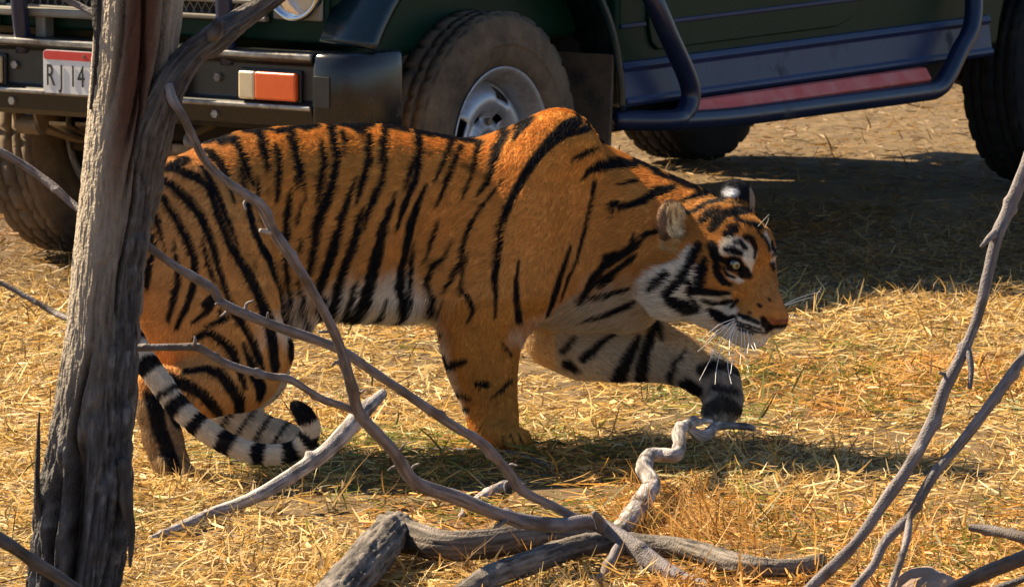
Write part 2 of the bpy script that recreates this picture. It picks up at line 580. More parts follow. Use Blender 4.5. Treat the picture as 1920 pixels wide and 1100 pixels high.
# upright dry tussocks along the logs and by the paws
for (px, py, n, l0, l1, sp, ln_) in (
        (1330, 1000, 120, 0.07, 0.17, 0.07, (-0.6, 0.1)), (1400, 1010, 110, 0.06, 0.15, 0.08, (-0.7, 0.1)),
        (1270, 1010, 90, 0.06, 0.13, 0.06, (-0.8, 0)), (1190, 990, 60, 0.05, 0.10, 0.03, (0, 0)),
        (1430, 870, 24, 0.07, 0.16, 0.03, (0, 0)), (1500, 1000, 60, 0.04, 0.10, 0.09, (-0.5, 0)),
        (520, 890, 90, 0.03, 0.08, 0.09, (0, 0)), (400, 910, 110, 0.03, 0.09, 0.08, (0, 0)),
        (340, 905, 70, 0.02, 0.06, 0.04, (0, 0)), (640, 930, 60, 0.03, 0.08, 0.08, (0, 0)),
        (940, 850, 60, 0.015, 0.04, 0.05, (0, 0)), (1000, 1095, 90, 0.03, 0.07, 0.08, (0.3, 0)),
        (830, 1090, 70, 0.03, 0.07, 0.07, (0.5, 0)), (590, 1060, 90, 0.03, 0.07, 0.07, (0.4, 0)),
        (1100, 1098, 60, 0.03, 0.08, 0.06, (0, 0)), (300, 1060, 120, 0.03, 0.08, 0.12, (0, 0)),
        (1560, 1060, 120, 0.04, 0.10, 0.10, (0, 0)), (1780, 1000, 120, 0.03, 0.09, 0.12, (0, 0)),
        (1350, 1090, 70, 0.04, 0.09, 0.07, (0, 0)), (120, 800, 120, 0.03, 0.07, 0.14, (0, 0)),
        (60, 980, 120, 0.03, 0.08, 0.14, (0, 0)), (1700, 720, 120, 0.02, 0.06, 0.2, (0, 0)),
        (1600, 860, 120, 0.02, 0.07, 0.2, (0, 0))):
    tuft(px, py, n, l0, l1, sp, ln_)
# curly red-brown grass caught on the gnarled stick and the log
for (px, py, n) in ((1195, 960, 60), (1225, 930, 40), (1170, 985, 50), (1000, 1030, 46), (880, 1045, 40), (1420, 1060, 60)):
    tuft(px, py + 25, n // 2, 0.06, 0.13, 0.018, (-0.5, -0.2), (1.05, 0.85, 0.7), 0.0022, 0.35)

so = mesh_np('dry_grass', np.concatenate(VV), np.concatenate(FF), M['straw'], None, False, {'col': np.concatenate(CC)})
tag(so, 'matted golden straw and dry grass covering the ground', 'grass', kind='stuff')

# ================================================================== jeep
TH = math.radians(56)
_fw = np.array([-math.cos(TH), -math.sin(TH), 0])
_nn = np.array([math.sin(TH), -math.cos(TH), 0])
JO = gnd(948, 535) - _nn * 0.725
JO[2] = -0.006
jeep = empty('safari_jeep', JO, math.pi + TH)
tag(jeep, 'dark green open safari jeep with dusty black bumper parked behind the tiger', 'jeep')
WB = 3.0


def arc(cx, cz, r, a0, a1, n):
    return [(cx + r * math.cos(math.radians(a0 + (a1 - a0) * k / (n - 1))), cz + r * math.sin(math.radians(a0 + (a1 - a0) * k / (n - 1)))) for k in range(n)]


# tub with rear wheel arch
bm = bmesh.new()
prof = [(-0.56, 0.45), (-0.56, 1.02)] + [(-3.62, 1.02), (-3.65, 0.50), (-3.45, 0.46)] + list(reversed(arc(-WB, 0.38, 0.43, 8, 172, 17)))
add_prism(bm, prof, 'y', -0.70, 0.70)
tub = bm_obj('tub', bm, M['paint'], jeep, False, 0.02, 3)
# front clip: bonnet, inner wings
bm = bmesh.new()
add_prism(bm, [(0.56, 0.66), (0.56, 0.90), (0.50, 0.935), (-0.555, 1.03), (-0.555, 0.60), (0.44, 0.60)], 'y', -0.60, 0.60)
bm_obj('bonnet', bm, M['paint'], jeep, False, 0.03, 4)
# wheel-arch flares
fin = [(0.565, 0.645), (0.525, 0.70), (0.45, 0.775), (0.33, 0.85), (0.15, 0.90), (-0.08, 0.90), (-0.28, 0.845), (-0.41, 0.74), (-0.50, 0.61), (-0.54, 0.48), (-0.548, 0.41)]


def flare(sgn):
    P = catmull(np.array([(a, 0, b) for a, b in fin]), 40)
    c = np.array([0, 0, 0.40])
    bm = bmesh.new()
    rows = []
    for p in P:
        d = p - c
        d /= np.linalg.norm(d)
        sec = []
        for (off, ly) in ((0.0, 0.715), (-0.006, 0.722), (0.010, 0.727), (0.030, 0.718), (0.045, 0.66), (0.055, 0.585), (0.02, 0.585), (0.012, 0.70)):
            q = p + d * off
            sec.append(bm.verts.new((q[0], sgn * ly, q[2])))
        rows.append(sec)
    m = len(rows[0])
    for a, b in zip(rows[:-1], rows[1:]):
        for k in range(m):
            bm.faces.new([a[k], a[(k + 1) % m], b[(k + 1) % m], b[k]])
    bm.faces.new(rows[0]); bm.faces.new(list(reversed(rows[-1])))
    return bm_obj('wheel_arch_flare', bm, M['flare'], jeep, True)


flare(1); flare(-1)
# inner wheel wells (dark)
for s in (1, -1):
    bm = bmesh.new()
    add_box(bm, -0.554, 0.43, s * 0.28 - 0.01, s * 0.28 + 0.01, 0.42, 0.60)
    add_box(bm, -0.552, -0.53, min(s * 0.29, s * 0.60), max(s * 0.29, s * 0.60), 0.43, 0.60)
    bm_obj('wheel_well', bm, M['dark'], jeep)
# front face: panel, headlight, grille
bm = bmesh.new()
add_box(bm, 0.562, 0.580, -0.585, 0.585, 0.655, 0.885)
bm_obj('front_panel', bm, M['paint'], jeep, False, 0.012, 3)
bm = bmesh.new()
add_box(bm, 0.5805, 0.592, 0.425, 0.575, 0.712, 0.878)
bm_obj('headlight_panel', bm, M['grillegrey'], jeep, False, 0.008, 2)
bm = bmesh.new()
add_box(bm, 0.5805, 0.592, -0.575, -0.425, 0.712, 0.878)
bm_obj('headlight_panel', bm, M['grillegrey'], jeep, False, 0.008, 2)
for s in (1, -1):
    hl = empty('headlight', (0.592, s * 0.500, 0.795))
    hl.parent = jeep
    hl.rotation_euler = (0, 0, -math.pi / 2)
    lathe('bezel', [(0.0, 0.083), (0.020, 0.083), (0.024, 0.078), (0.018, 0.070), (0.0, 0.068)], M['chrome'], hl, 48)
    lathe('reflector', [(0.002, 0.069), (0.0015, 0.04), (0.001, 0.001)], M['chrome'], hl, 40)
    lathe('lens', [(0.014, 0.0695), (0.022, 0.055), (0.028, 0.03), (0.030, 0.001)], M['glass'], hl, 48)
gr = empty('grille')
gr.parent = jeep
bm = bmesh.new()
add_box(bm, 0.5805, 0.584, -0.41, 0.41, 0.700, 0.875)
bm_obj('backing', bm, M['dark'], gr)
for k in range(5):
    bm = bmesh.new()
    z = 0.705 + k * 0.042
    add_box(bm, 0.586, 0.606, -0.412, 0.412, z, z + 0.013)
    bm_obj('slat', bm, M['grillegrey'], gr, False, 0.004, 2)
# wire mesh behind the slats
bm = bmesh.new()
for k in range(34):
    y = -0.40 + k * 0.0245
    for sg in (1, -1):
        a = np.array([0.5855, y, 0.705]); b = np.array([0.5855, y + sg * 0.10, 0.87])
        if abs(b[1]) > 0.41: continue
        d = 0.0014
        v = [bm.verts.new(p) for p in ((a[0], a[1] - d, a[2]), (a[0], a[1] + d, a[2]), (b[0], b[1] + d, b[2]), (b[0], b[1] - d, b[2]))]
        bm.faces.new(v)
wm = bm_obj('wire_mesh', bm, M['grillegrey'], gr)
wm['kind'] = 'stuff'
# bumper
bp_ = empty('bumper')
bp_.parent = jeep
bprof = [(0.56, 0.638), (0.655, 0.640), (0.668, 0.634), (0.670, 0.618), (0.660, 0.610), (0.648, 0.606), (0.648, 0.520), (0.662, 0.513), (0.672, 0.506),
         (0.670, 0.494), (0.664, 0.480), (0.655, 0.455), (0.635, 0.440), (0.56, 0.440)]
bm = bmesh.new()
add_prism(bm, bprof, 'y', -0.60, 0.60)
bm_obj('beam', bm, M['bumper'], bp_, False, 0.003, 2)
for z0, z1, x in ((0.621, 0.637, 0.6725), (0.496, 0.509, 0.6745)):
    bm = bmesh.new()
    add_box(bm, x - 0.012, x, -0.598, 0.598, z0, z1)
    bm_obj('trim_strip', bm, M['bumper_edge'], bp_, False, 0.004, 2)
for s in (1, -1):
    bm = bmesh.new()
    out = [(0.676, 0.602), (0.676, 0.655), (0.660, 0.700), (0.620, 0.730), (0.50, 0.735), (0.46, 0.733), (0.46, 0.70), (0.56, 0.68), (0.60, 0.602)]
    lo = [bm.verts.new((x - 0.018, s * y * (0.985 if y > 0.65 else 1), 0.437)) for x, y in out]
    l2 = [bm.verts.new((x, s * y, 0.470)) for x, y in out]
    md = [bm.verts.new((x, s * y, 0.600)) for x, y in out]
    hi = [bm.verts.new((x - 0.012, s * y * (0.985 if y > 0.65 else 1), 0.642)) for x, y in out]
    n = len(out)
    for A, B in ((lo, l2), (l2, md), (md, hi)):
        for k in range(n):
            bm.faces.new([A[k], A[(k + 1) % n], B[(k + 1) % n], B[k]])
    bm.faces.new(lo); bm.faces.new(hi)
    cap = bm_obj('end_cap', bm, M['plastic'], bp_, True, 0.014, 4)
    bm = bmesh.new()
    ya, yb = sorted((s * 0.610, s * 0.66))
    add_box(bm, 0.6765, 0.679, ya, yb, 0.508, 0.585)
    bm_obj('cap_panel', bm, M['bumper'], cap, False, 0.003, 2)
# number plate
npl = empty('number_plate')
npl.parent = jeep


def rrect(x0, x1, y0, y1, r, n=5):
    P = []
    for cx, cy, a in ((x1 - r, y1 - r, 0), (x0 + r, y1 - r, 90), (x0 + r, y0 + r, 180), (x1 - r, y0 + r, 270)):
        for k in range(n + 1):
            t = math.radians(a + 90 * k / n)
            P.append((cx + r * math.cos(t), cy + r * math.sin(t)))
    return P


bm = bmesh.new()
add_prism(bm, rrect(-0.232, 0.205, 0.503, 0.612, 0.010), 'x', 0.676, 0.680)
bm_obj('plate', bm, M['platewhite'], npl)
bm = bmesh.new()
add_prism(bm, rrect(-0.230, 0.203, 0.588, 0.610, 0.008), 'x', 0.6801, 0.6812)
bm_obj('red_band', bm, M['red'], npl)


def letter(ch, ly, lz, size, mat, lx, parent, sx=0.8):
    cu = bpy.data.curves.new('letter', 'FONT')
    cu.body = ch
    cu.size = size
    cu.extrude = 0.0006
    tmp = bpy.data.objects.new('letter_outline', cu)
    me = bpy.data.meshes.new_from_object(tmp)
    me.name = 'letter'
    bpy.data.objects.remove(tmp)
    bpy.data.curves.remove(cu)
    me.materials.clear()
    me.materials.append(mat)
    o = bpy.data.objects.new('letter', me)
    COL.objects.link(o)
    o.parent = parent
    o.matrix_local = Matrix(((0, 0, 1, lx), (sx, 0, 0, ly), (0, 1, 0, lz), (0, 0, 0, 1)))
    return o


for ch, ly in (('R', -0.223), ('J', -0.179), ('1', -0.148), ('4', -0.122)):
    letter(ch, ly, 0.522, 0.078, M['ink'], 0.6812, npl, 0.62)
for y in (-0.10, 0.185):
    bm = bmesh.new()
    bmesh.ops.create_cone(bm, cap_ends=True, segments=12, radius1=0.005, radius2=0.004, depth=0.004, matrix=Matrix.Translation((0.6825, y, 0.600)) @ Matrix.Rotation(math.pi / 2, 4, 'Y'))
    bm_obj('screw', bm, M['dusty_steel'], npl)
for y, z in ((-0.345, 0.566), (0.30, 0.566), (-0.345, 0.475), (0.30, 0.475)):
    bm = bmesh.new()
    bmesh.ops.create_cone(bm, cap_ends=True, segments=6, radius1=0.013, radius2=0.011, depth=0.012, matrix=Matrix.Translation((0.652 if z > 0.5 else 0.664, y, z)) @ Matrix.Rotation(math.pi / 2, 4, 'Y'))
    bm_obj('bolt', bm, M['bumper_edge'], bp_)
# indicators
for s in (1, -1):
    ind = empty('indicator')
    ind.parent = jeep
    bm = bmesh.new()
    a, b = sorted((s * 0.372, s * 0.560))
    add_box(bm, 0.648, 0.658, a, b, 0.512, 0.594)
    bm_obj('housing', bm, M['ink'], ind, False, 0.004, 2)
    for (p, q, mt) in ((0.378, 0.428, 'clear'), (0.4285, 0.554, 'amber')):
        bm = bmesh.new()
        a, b = sorted((s * p, s * q))
        add_box(bm, 0.6582, 0.676, a, b, 0.518, 0.588)
        bm_obj('lens', bm, M[mt], ind, False, 0.006, 3)
# bull-bar uprights and brackets on the bumper
for y in (0.325, -0.325):
    tube_obj('guard_tube', [(0.64, y, 0.60), (0.66, y, 0.75), (0.655, y, 0.95), (0.60, y, 1.12)], [0.022] * 4, M['tube'], jeep, 24, 14)
tube_obj('guard_crossbar', [(0.602, -0.33, 1.12), (0.605, 0, 1.13), (0.602, 0.33, 1.12)], [0.021] * 3, M['tube'], jeep, 16, 14)
for y in (-0.285, -0.46, 0.29):
    bm = bmesh.new()
    add_box(bm, 0.585, 0.625, y - 0.016, y + 0.016, 0.630, 0.700)
    bm_obj('bracket', bm, M['grillegrey'], jeep, False, 0.004, 2)
bm = bmesh.new()
add_box(bm, 0.600, 0.640, -0.48, 0.02, 0.690, 0.712)
bm_obj('cross_rail', bm, M['grillegrey'], jeep, False, 0.006, 2)

# sill, door, ridges
bm = bmesh.new()
add_prism(bm, [(0.60, 0.418), (0.722, 0.418), (0.730, 0.428), (0.728, 0.436), (0.722, 0.442), (0.7125, 0.508), (0.720, 0.520), (0.714, 0.534), (0.60, 0.540)], 'x', -2.50, -0.565)
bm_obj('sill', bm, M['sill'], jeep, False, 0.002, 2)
for s in (1, -1):
    door = empty('door')
    door.parent = jeep
    bm = bmesh.new()
    P = [(-0.70, 0.62)] + arc(-0.76, 0.615, 0.06, 180, 270, 6)[0:0] + [(-0.715, 0.575), (-0.745, 0.556), (-1.66, 0.556), (-1.74, 0.575), (-1.80, 0.62), (-1.83, 0.68), (-1.83, 1.00), (-0.70, 1.00)]
    a, b = sorted((s * 0.7005, s * 0.709))
    add_prism(bm, P, 'y', a, b)
    bm_obj('panel', bm, M['paint'], door, False, 0.006, 3)
    bm = bmesh.new()
    a, b = sorted((s * 0.7092, s * 0.716))
    add_box(bm, -1.80, -0.73, a, b, 0.622, 0.634)
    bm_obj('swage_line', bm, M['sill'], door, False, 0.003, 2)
    bm = bmesh.new()
    a, b = sorted((s * 0.7092, s * 0.730))
    add_box(bm, -0.76, -0.66, a, b, 0.70, 0.725)
    bm_obj('hinge', bm, M['tube'], door, False, 0.004, 2)
# body-side ridge ahead of and behind the door
for x0, x1 in ((-0.69, -0.57), (-2.52, -1.85)):
    bm = bmesh.new()
    add_box(bm, x0, x1, 0.7005, 0.708, 0.622, 0.634)
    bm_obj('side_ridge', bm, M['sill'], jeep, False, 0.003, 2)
# step bar and tread plate
tube_obj('step_bar', [(-0.60, 0.715, 0.80), (-0.615, 0.77, 0.71), (-0.674, 0.785, 0.606), (-0.765, 0.785, 0.49), (-0.785, 0.785, 0.43), (-0.745, 0.785, 0.386), (-0.68, 0.78, 0.378), (-0.55, 0.70, 0.385)],
         [0.027] * 8, M['tube'], jeep, 70, 16)
tube_obj('step_bar', [(-0.70, 0.785, 0.375), (-0.90, 0.79, 0.366), (-1.07, 0.79, 0.362), (-1.5, 0.79, 0.358), (-1.95, 0.79, 0.354), (-2.07, 0.79, 0.358), (-2.13, 0.79, 0.39), (-2.20, 0.785, 0.45), (-2.28, 0.78, 0.52), (-2.32, 0.76, 0.62), (-2.33, 0.71, 0.75)],
         [0.026] * 11, M['tube'], jeep, 90, 16)
bm = bmesh.new()
add_prism(bm, [(0.735, 0.418), (0.757, 0.416), (0.775, 0.386), (0.770, 0.378), (0.735, 0.378)], 'x', -2.068, -0.835)
bm_obj('step_plate', bm, M['redstep'], jeep, False, 0.003, 2)
bm = bmesh.new()
add_box(bm, -2.06, -0.84, 0.640, 0.660, 0.372, 0.392)
bm_obj('step_back_rail', bm, M['dark'], jeep, False, 0.003, 2)
for x in (-1.0, -1.9):
    bm = bmesh.new()
    add_box(bm, x - 0.02, x + 0.02, 0.40, 0.74, 0.350, 0.366)
    bm_obj('step_bracket', bm, M['dark'], jeep)
bm = bmesh.new()
add_box(bm, -2.40, -0.60, 0.54, 0.62, 0.34, 0.44)
bm_obj('gap_blocker', bm, M['dark'], jeep)  # dark box added to close the bright slits under the sill
# mud flap
for s in (1, -1):
    bm = bmesh.new()
    a, b = sorted((s * 0.47, s * 0.715))
    add_prism(bm, [(-0.515, 0.56), (-0.525, 0.56), (-0.508, 0.29), (-0.496, 0.29)], 'y', a, b)
    bm_obj('mud_flap', bm, M['rubber'], jeep, False, 0.003, 2)


# wheels
def tread(R, a, prof):
    seg = len(a)
    for k, (o, r) in enumerate(prof):
        if r > 0.342:
            row = 0 if abs(o) < 0.03 else (1 if o > 0 else 2)
            ph = (np.arange(seg) + (0, 2, 4)[row] + (2 if abs(o) > 0.06 else 0)) % 6
            R[k] = np.where(ph < 1, r - 0.010, r)
        elif r > 0.31:
            ph = (np.arange(seg)) % 6
            R[k] = np.where(ph < 2, r - 0.003, r)
    return R


TP = []
for o, r in ((-0.075, 0.200), (-0.088, 0.205), (-0.100, 0.235), (-0.106, 0.270), (-0.104, 0.300), (-0.097, 0.322), (-0.091, 0.335), (-0.086, 0.345)):
    TP.append((o, r))
for a0, a1 in ((-0.084, -0.058), (-0.050, -0.028), (-0.020, 0.020), (0.028, 0.050), (0.058, 0.084)):
    TP += [(a0 - 0.0005, 0.342), (a0, 0.351), (a1, 0.351), (a1 + 0.0005, 0.342)]
for o, r in reversed(TP[:8]):
    TP.append((-o, r))
SUBSEG = 168


M['shaded_rim'] = material('shaded_wheel', (0.03, 0.03, 0.032), (0.06, 0.055, 0.05), 12.0, 0.5, 0.3)  # darker copy of the rim, rear shade painted into the metal


def wheel(lx, ly, sgn, steer=0.0):
    w = empty('wheel', (lx, ly, 0.355), steer if sgn > 0 else steer + math.pi)
    w.parent = jeep
    rub = M['rubber'] if lx > -1 else M['rubber_shaded']
    lathe('tyre', TP, rub, w, SUBSEG, mod=tread)
    lathe('sidewall_ring', [(0.1035, 0.262), (0.1085, 0.268), (0.1085, 0.274), (0.1035, 0.280)], rub, w, 72)
    rm = M['rim'] if lx > -1 else M['shaded_rim']
    lathe('rim', [(0.086, 0.200), (0.094, 0.212), (0.096, 0.208), (0.090, 0.198), (0.078, 0.193), (0.070, 0.182), (0.030, 0.176), (0.015, 0.170), (-0.08, 0.168), (-0.09, 0.20), (-0.085, 0.2)], rm, w, 72)
    # pressed disc with six windows
    seg, rr = 72, [(0.012, 0.172), (0.030, 0.158), (0.052, 0.142), (0.058, 0.128), (0.056, 0.112), (0.046, 0.098), (0.036, 0.086), (0.034, 0.075), (0.040, 0.062), (0.046, 0.054), (0.046, 0.040)]
    V, Fc = [], []
    for o, r in rr:
        for s in range(seg):
            t = 2 * math.pi * s / seg
            V.append((r * math.cos(t), o, r * math.sin(t)))
    for k in range(len(rr) - 1):
        for s in range(seg):
            ph = (s % 9)
            if k in (1, 2) and 2 <= ph <= 6 and (s // 9) % 2 == 0: continue
            if k in (5, 6) and 3 <= (s + 4) % 12 <= 6: continue
            Fc.append((k * seg + s, k * seg + (s + 1) % seg, (k + 1) * seg + (s + 1) % seg, (k + 1) * seg + s))
    d = mesh_np('disc', V, Fc, rm, w)
    md = d.modifiers.new('thick', 'SOLIDIFY'); md.thickness = 0.006
    lathe('brake_drum', [(0.008, 0.150), (0.008, 0.001)], M['dark'], w, 32)
    lathe('hub', [(0.034, 0.042), (0.060, 0.040), (0.072, 0.034), (0.076, 0.020), (0.077, 0.001)], rm, w, 32)
    for k in range(5):
        t = 2 * math.pi * (k + 0.3) / 5
        bm = bmesh.new()
        bmesh.ops.create_cone(bm, cap_ends=True, segments=6, radius1=0.010, radius2=0.009, depth=0.02,
                              matrix=Matrix.Translation((0.068 * math.cos(t), 0.046, 0.068 * math.sin(t))) @ Matrix.Rotation(math.pi / 2, 4, 'X'))
        bm_obj('wheel_nut', bm, M['dusty_steel'], w)
    return w


wheel(0, 0.62, 1, math.radians(-1)); wheel(0, -0.62, -1, math.radians(-1))
wheel(-WB, 0.62, 1); wheel(-WB, -0.62, -1)
# axles, springs, chassis
for lx in (0.0, -WB):
    tube_obj('axle', [(lx, -0.56, 0.335), (lx, -0.2, 0.335), (lx, 0.2, 0.335), (lx, 0.56, 0.335)], [0.038] * 4, M['dark'], jeep, 12, 14)
    bm = bmesh.new()
    bmesh.ops.create_uvsphere(bm, u_segments=20, v_segments=12, radius=0.11, matrix=Matrix.Translation((lx, -0.12, 0.335)))
    bm_obj('differential', bm, M['dark'], jeep, True)
    for s in (1, -1):
        bm = bmesh.new()
        for k in range(4):
            z = 0.30 - k * 0.011
            h = 0.52 - k * 0.11
            P = [(lx + h * t, z + 0.10 * t * t) for t in np.linspace(-1, 1, 11)]
            Q = [(x, zz + 0.009) for x, zz in reversed(P)]
            add_prism(bm, P + Q, 'y', s * 0.40 - 0.028, s * 0.40 + 0.028)
        bm_obj('leaf_spring', bm, M['dusty_steel'], jeep)
        for e in (1, -1):
            bm = bmesh.new()
            for o in (-0.036, 0.032):
                add_prism(bm, [(lx + e * 0.50, 0.395), (lx + e * 0.535, 0.385), (lx + e * 0.56, 0.47), (lx + e * 0.52, 0.475)], 'y', s * 0.40 + o - 0.003, s * 0.40 + o + 0.007)
            bmesh.ops.create_cone(bm, cap_ends=True, segments=18, radius1=0.026, radius2=0.026, depth=0.068,
                                  matrix=Matrix.Translation((lx + e * 0.518, s * 0.40, 0.40)) @ Matrix.Rotation(math.pi / 2, 4, 'X'))
            bm_obj('spring_shackle', bm, M['dusty_steel'], jeep)
for s in (1, -1):
    bm = bmesh.new()
    add_box(bm, -3.55, 0.58, s * 0.40 - 0.04, s * 0.40 + 0.04, 0.470, 0.56)
    bm_obj('chassis_rail', bm, M['dark'], jeep, False, 0.006, 2)
tube_obj('tie_rod', [(0.16, -0.55, 0.31), (0.17, 0, 0.31), (0.16, 0.55, 0.31)], [0.016] * 3, M['dusty_steel'], jeep, 10, 12)
tube_obj('tow_hook', [(0.50, 0.17, 0.43), (0.58, 0.17, 0.415), (0.625, 0.185, 0.395), (0.62, 0.215, 0.385), (0.585, 0.225, 0.392)], [0.013, 0.013, 0.013, 0.012, 0.010], M['dusty_steel'], jeep, 24, 12)
bm = bmesh.new()
add_box(bm, 0.50, 0.53, 0.06, 0.34, 0.352, 0.376)
bm_obj('front_crossmember', bm, M['dusty_steel'], jeep, False, 0.004, 2)
bm = bmesh.new()
add_box(bm, -0.50, 0.35, -0.26, 0.26, 0.36, 0.58)
add_box(bm, -1.9, -0.5, -0.13, 0.13, 0.33, 0.47)
bm_obj('engine_and_gearbox', bm, M['dark'], jeep, False, 0.02, 2)
tube_obj('exhaust_pipe', [(-2.0, 0.30, 0.42), (-2.4, 0.33, 0.45), (-2.75, 0.36, 0.52), (-3.1, 0.42, 0.42), (-3.42, 0.44, 0.40)], [0.024] * 5, M['dusty_steel'], jeep, 24, 12)
bm = bmesh.new()
add_box(bm, -2.0, -1.4, 0.30, 0.56, 0.40, 0.50)
bm_obj('fuel_tank', bm, M['dark'], jeep, False, 0.02, 2)
# unseen windscreen frame, panel and bench seats, shaped for the shadow they cast
for lx in (-0.95, -1.75, -2.55):
    st = empty('unseen_bench_seat')
    st.parent = jeep
    bm = bmesh.new()
    add_box(bm, lx - 0.42, lx + 0.02, -0.62, 0.62, 1.022, 1.14)
    bm_obj('cushion', bm, M['seat'], st, False, 0.03, 3)
    bm = bmesh.new()
    add_prism(bm, [(lx - 0.50, 1.05), (lx - 0.425, 1.05), (lx - 0.50, 1.62), (lx - 0.57, 1.62)], 'y', -0.62, 0.62)
    bm_obj('backrest', bm, M['seat'], st, False, 0.025, 3)
bm = bmesh.new()
add_prism(bm, [(-0.36, 1.012), (-0.31, 1.006), (-0.44, 1.40), (-0.48, 1.40)], 'y', -0.67, 0.67)
bm_obj('shade_panel', bm, M['seat'], jeep, False, 0.01, 2)  # upright opaque panel added to lengthen the jeep's shadow
for s in (1, -1):
    tube_obj('unseen_windscreen_post', [(-0.50, s * 0.67, 1.00), (-0.56, s * 0.665, 1.25), (-0.63, s * 0.66, 1.50)], [0.02] * 3, M['tube'], jeep, 8, 10)
tube_obj('unseen_windscreen_header', [(-0.63, -0.67, 1.50), (-0.63, 0, 1.505), (-0.63, 0.67, 1.50)], [0.02] * 3, M['tube'], jeep, 8, 10)

# unseen cover on tubes, added to shade the ground beside the jeep
shade_roof = empty('shade_canopy')
shade_roof.parent = jeep
for s in (1, -1):
    for lx in (-0.63, -2.0, -3.5):
        tube_obj('shade_post', [(lx, s * 0.67, 1.02), (lx, s * 0.67, 1.5), (lx, s * 0.66, 1.96)], [0.018] * 3, M['tube'], shade_roof, 8, 10)
V_, F_ = [], []
nx_, ny_ = 24, 10
for i in range(nx_ + 1):
    for j in range(ny_ + 1):
        x, y = -0.52 - 3.1 * i / nx_, -0.74 + 1.48 * j / ny_
        V_.append((x, y, 1.97 + 0.06 * (1 - (y / 0.74) ** 2) - 0.02 * abs(math.sin(i * math.pi / 8))))
for i in range(nx_):
    for j in range(ny_):
        a = i * (ny_ + 1) + j
        F_.append((a, a + 1, a + ny_ + 2, a + ny_ + 1))
cv_ = mesh_np('shade_canvas', V_, F_, M['seat'], shade_roof)
m_ = cv_.modifiers.new('thick', 'SOLIDIFY'); m_.thickness = 0.006

# ================================================================== standing dead tree
TY = 10.9
tS = np.array([  # px y, left, right
    (-420, 205, 372), (-200, 190, 358), (0, 178, 345), (120, 172, 332), (200, 165, 318), (300, 154, 297), (400, 143, 285), (500, 133, 273), (600, 125, 262), (700, 111, 257),
    (800, 94, 252), (900, 77, 247), (1000, 62, 240), (1100, 50, 226), (1165, 36, 226), (1215, 20, 236)])
nl, na = 760, 300
yy = np.linspace(tS[0, 0], tS[-1, 0], nl)
le, ri = np.interp(yy, tS[:, 0], tS[:, 1]), np.interp(yy, tS[:, 0], tS[:, 2])
cen = np.array([atY(0.5 * (a + b), y, TY) for y, a, b in zip(yy, le, ri)])
rad = (ri - le) / 2 / (FPX / (TY * math.cos(PHI)))
ang = np.linspace(0, 2 * math.pi, na, endpoint=False)     # 0 = +X, -90deg = camera side
zz = cen[:, 2]
A, Z = np.meshgrid(ang, zz)
mx_, my_ = np.cos(A) * 0.078, np.sin(A) * 0.078
warp = 0.010 * noise3(np.stack([mx_ * 14, my_ * 14, Z * 7], -1)) + 0.012 * noise3(np.stack([mx_ * 5, my_ * 5, Z * 3], -1))


def woodn(f, fz, o=0.0):
    return noise3(np.stack([(mx_ + warp) * f + o, (my_ + warp) * f + o, Z * fz + o], -1))


fiss = np.abs(woodn(62, 8.5, 3.0))
flake = np.abs(woodn(125, 19, 11.0))
fine = woodn(270, 46, 5.0)
grain = 0.6 * woodn(170, 26, 21.0) + 0.5 * woodn(420, 90, 8.0)
plate = woodn(90, 60, 2.0)
barky = 1 / (1 + np.exp(-(noise3(np.stack([np.cos(A) * 1.2 + 4, np.sin(A) * 1.2, Z * 1.3], -1)) * 5 + (1.05 - Z) * 5.0 - 0.6)))
# bare peeled face high on the left/middle
adeg = np.degrees(A)
adist = lambda c: np.abs((adeg - c + 180) % 360 - 180)
bare = np.exp(-(adist(278) / 30) ** 4) / (1 + np.exp(-(Z - 0.80 - 0.05 * noise3(np.stack([mx_ * 60, my_ * 60, Z * 2], -1))) * 22))
bareL = np.exp(-(adist(205) / 40) ** 4) / (1 + np.exp(-(Z - 0.55) * 14))
barky = barky * (1 - bare) * (1 - bareL)
rough_b = 0.017 * (np.clip(fiss, 0, 0.45) - 0.30) + 0.010 * (np.clip(flake, 0, 0.5) - 0.2) + 0.0016 * fine + 0.0016 * plate
terr = 0.0045 * np.round(woodn(40, 11, 31.0) * 3.2) / 3.2 + 0.003 * np.round(woodn(85, 30, 37.0) * 2.5) / 2.5
rough_b = rough_b + terr
disp = barky * rough_b + (1 - barky) * (0.0012 * fine + 0.004 * (np.clip(fiss, 0, 0.12) - 0.06) + 0.0015 * grain)
# rotted hollow slots at the foot, cracks on the trunk


def slot(c, z0, z1, w, depth, wob=5.0):
    cc = c + wob * np.sin(Z * 17 + c)
    m = np.exp(-(adist(cc) / w) ** 4) / (1 + np.exp(-(Z - z0) * 60)) / (1 + np.exp((Z - z1) * 60))
    return -depth * m


slots = slot(263, -0.2, 0.32, 11, 0.065) + slot(232, -0.2, 0.27, 7, 0.05, 3) + slot(288, 0.80, 1.02, 3.2, 0.03, 4) + slot(296, 0.60, 0.86, 3, 0.03, 4) + \
    slot(318, 0.05, 0.25, 5, 0.03) + slot(250, 0.30, 0.48, 4, 0.03) + slot(280, 0.88, 2.0, 3, 0.022, 3) + slot(247, 0.93, 2.0, 4.5, 0.02, 4) + slot(310, 0.9, 2.0, 6, 0.03)
disp = disp + slots
RR = rad[:, None] * (1 + 0.05 * noise3(np.stack([np.cos(A) * 1.5, np.sin(A) * 1.5, Z * 4], -1))) + disp
V = np.stack([cen[:, 0][:, None] + RR * np.cos(A), cen[:, 1][:, None] + RR * np.sin(A) * 0.95, Z + 0 * A], -1)
tv = V.reshape(-1, 3)
ids = np.arange(nl * na).reshape(nl, na)
tf = np.stack([ids[:-1], ids[1:], np.roll(ids[1:], -1, 1), np.roll(ids[:-1], -1, 1)], -1).reshape(-1, 4)
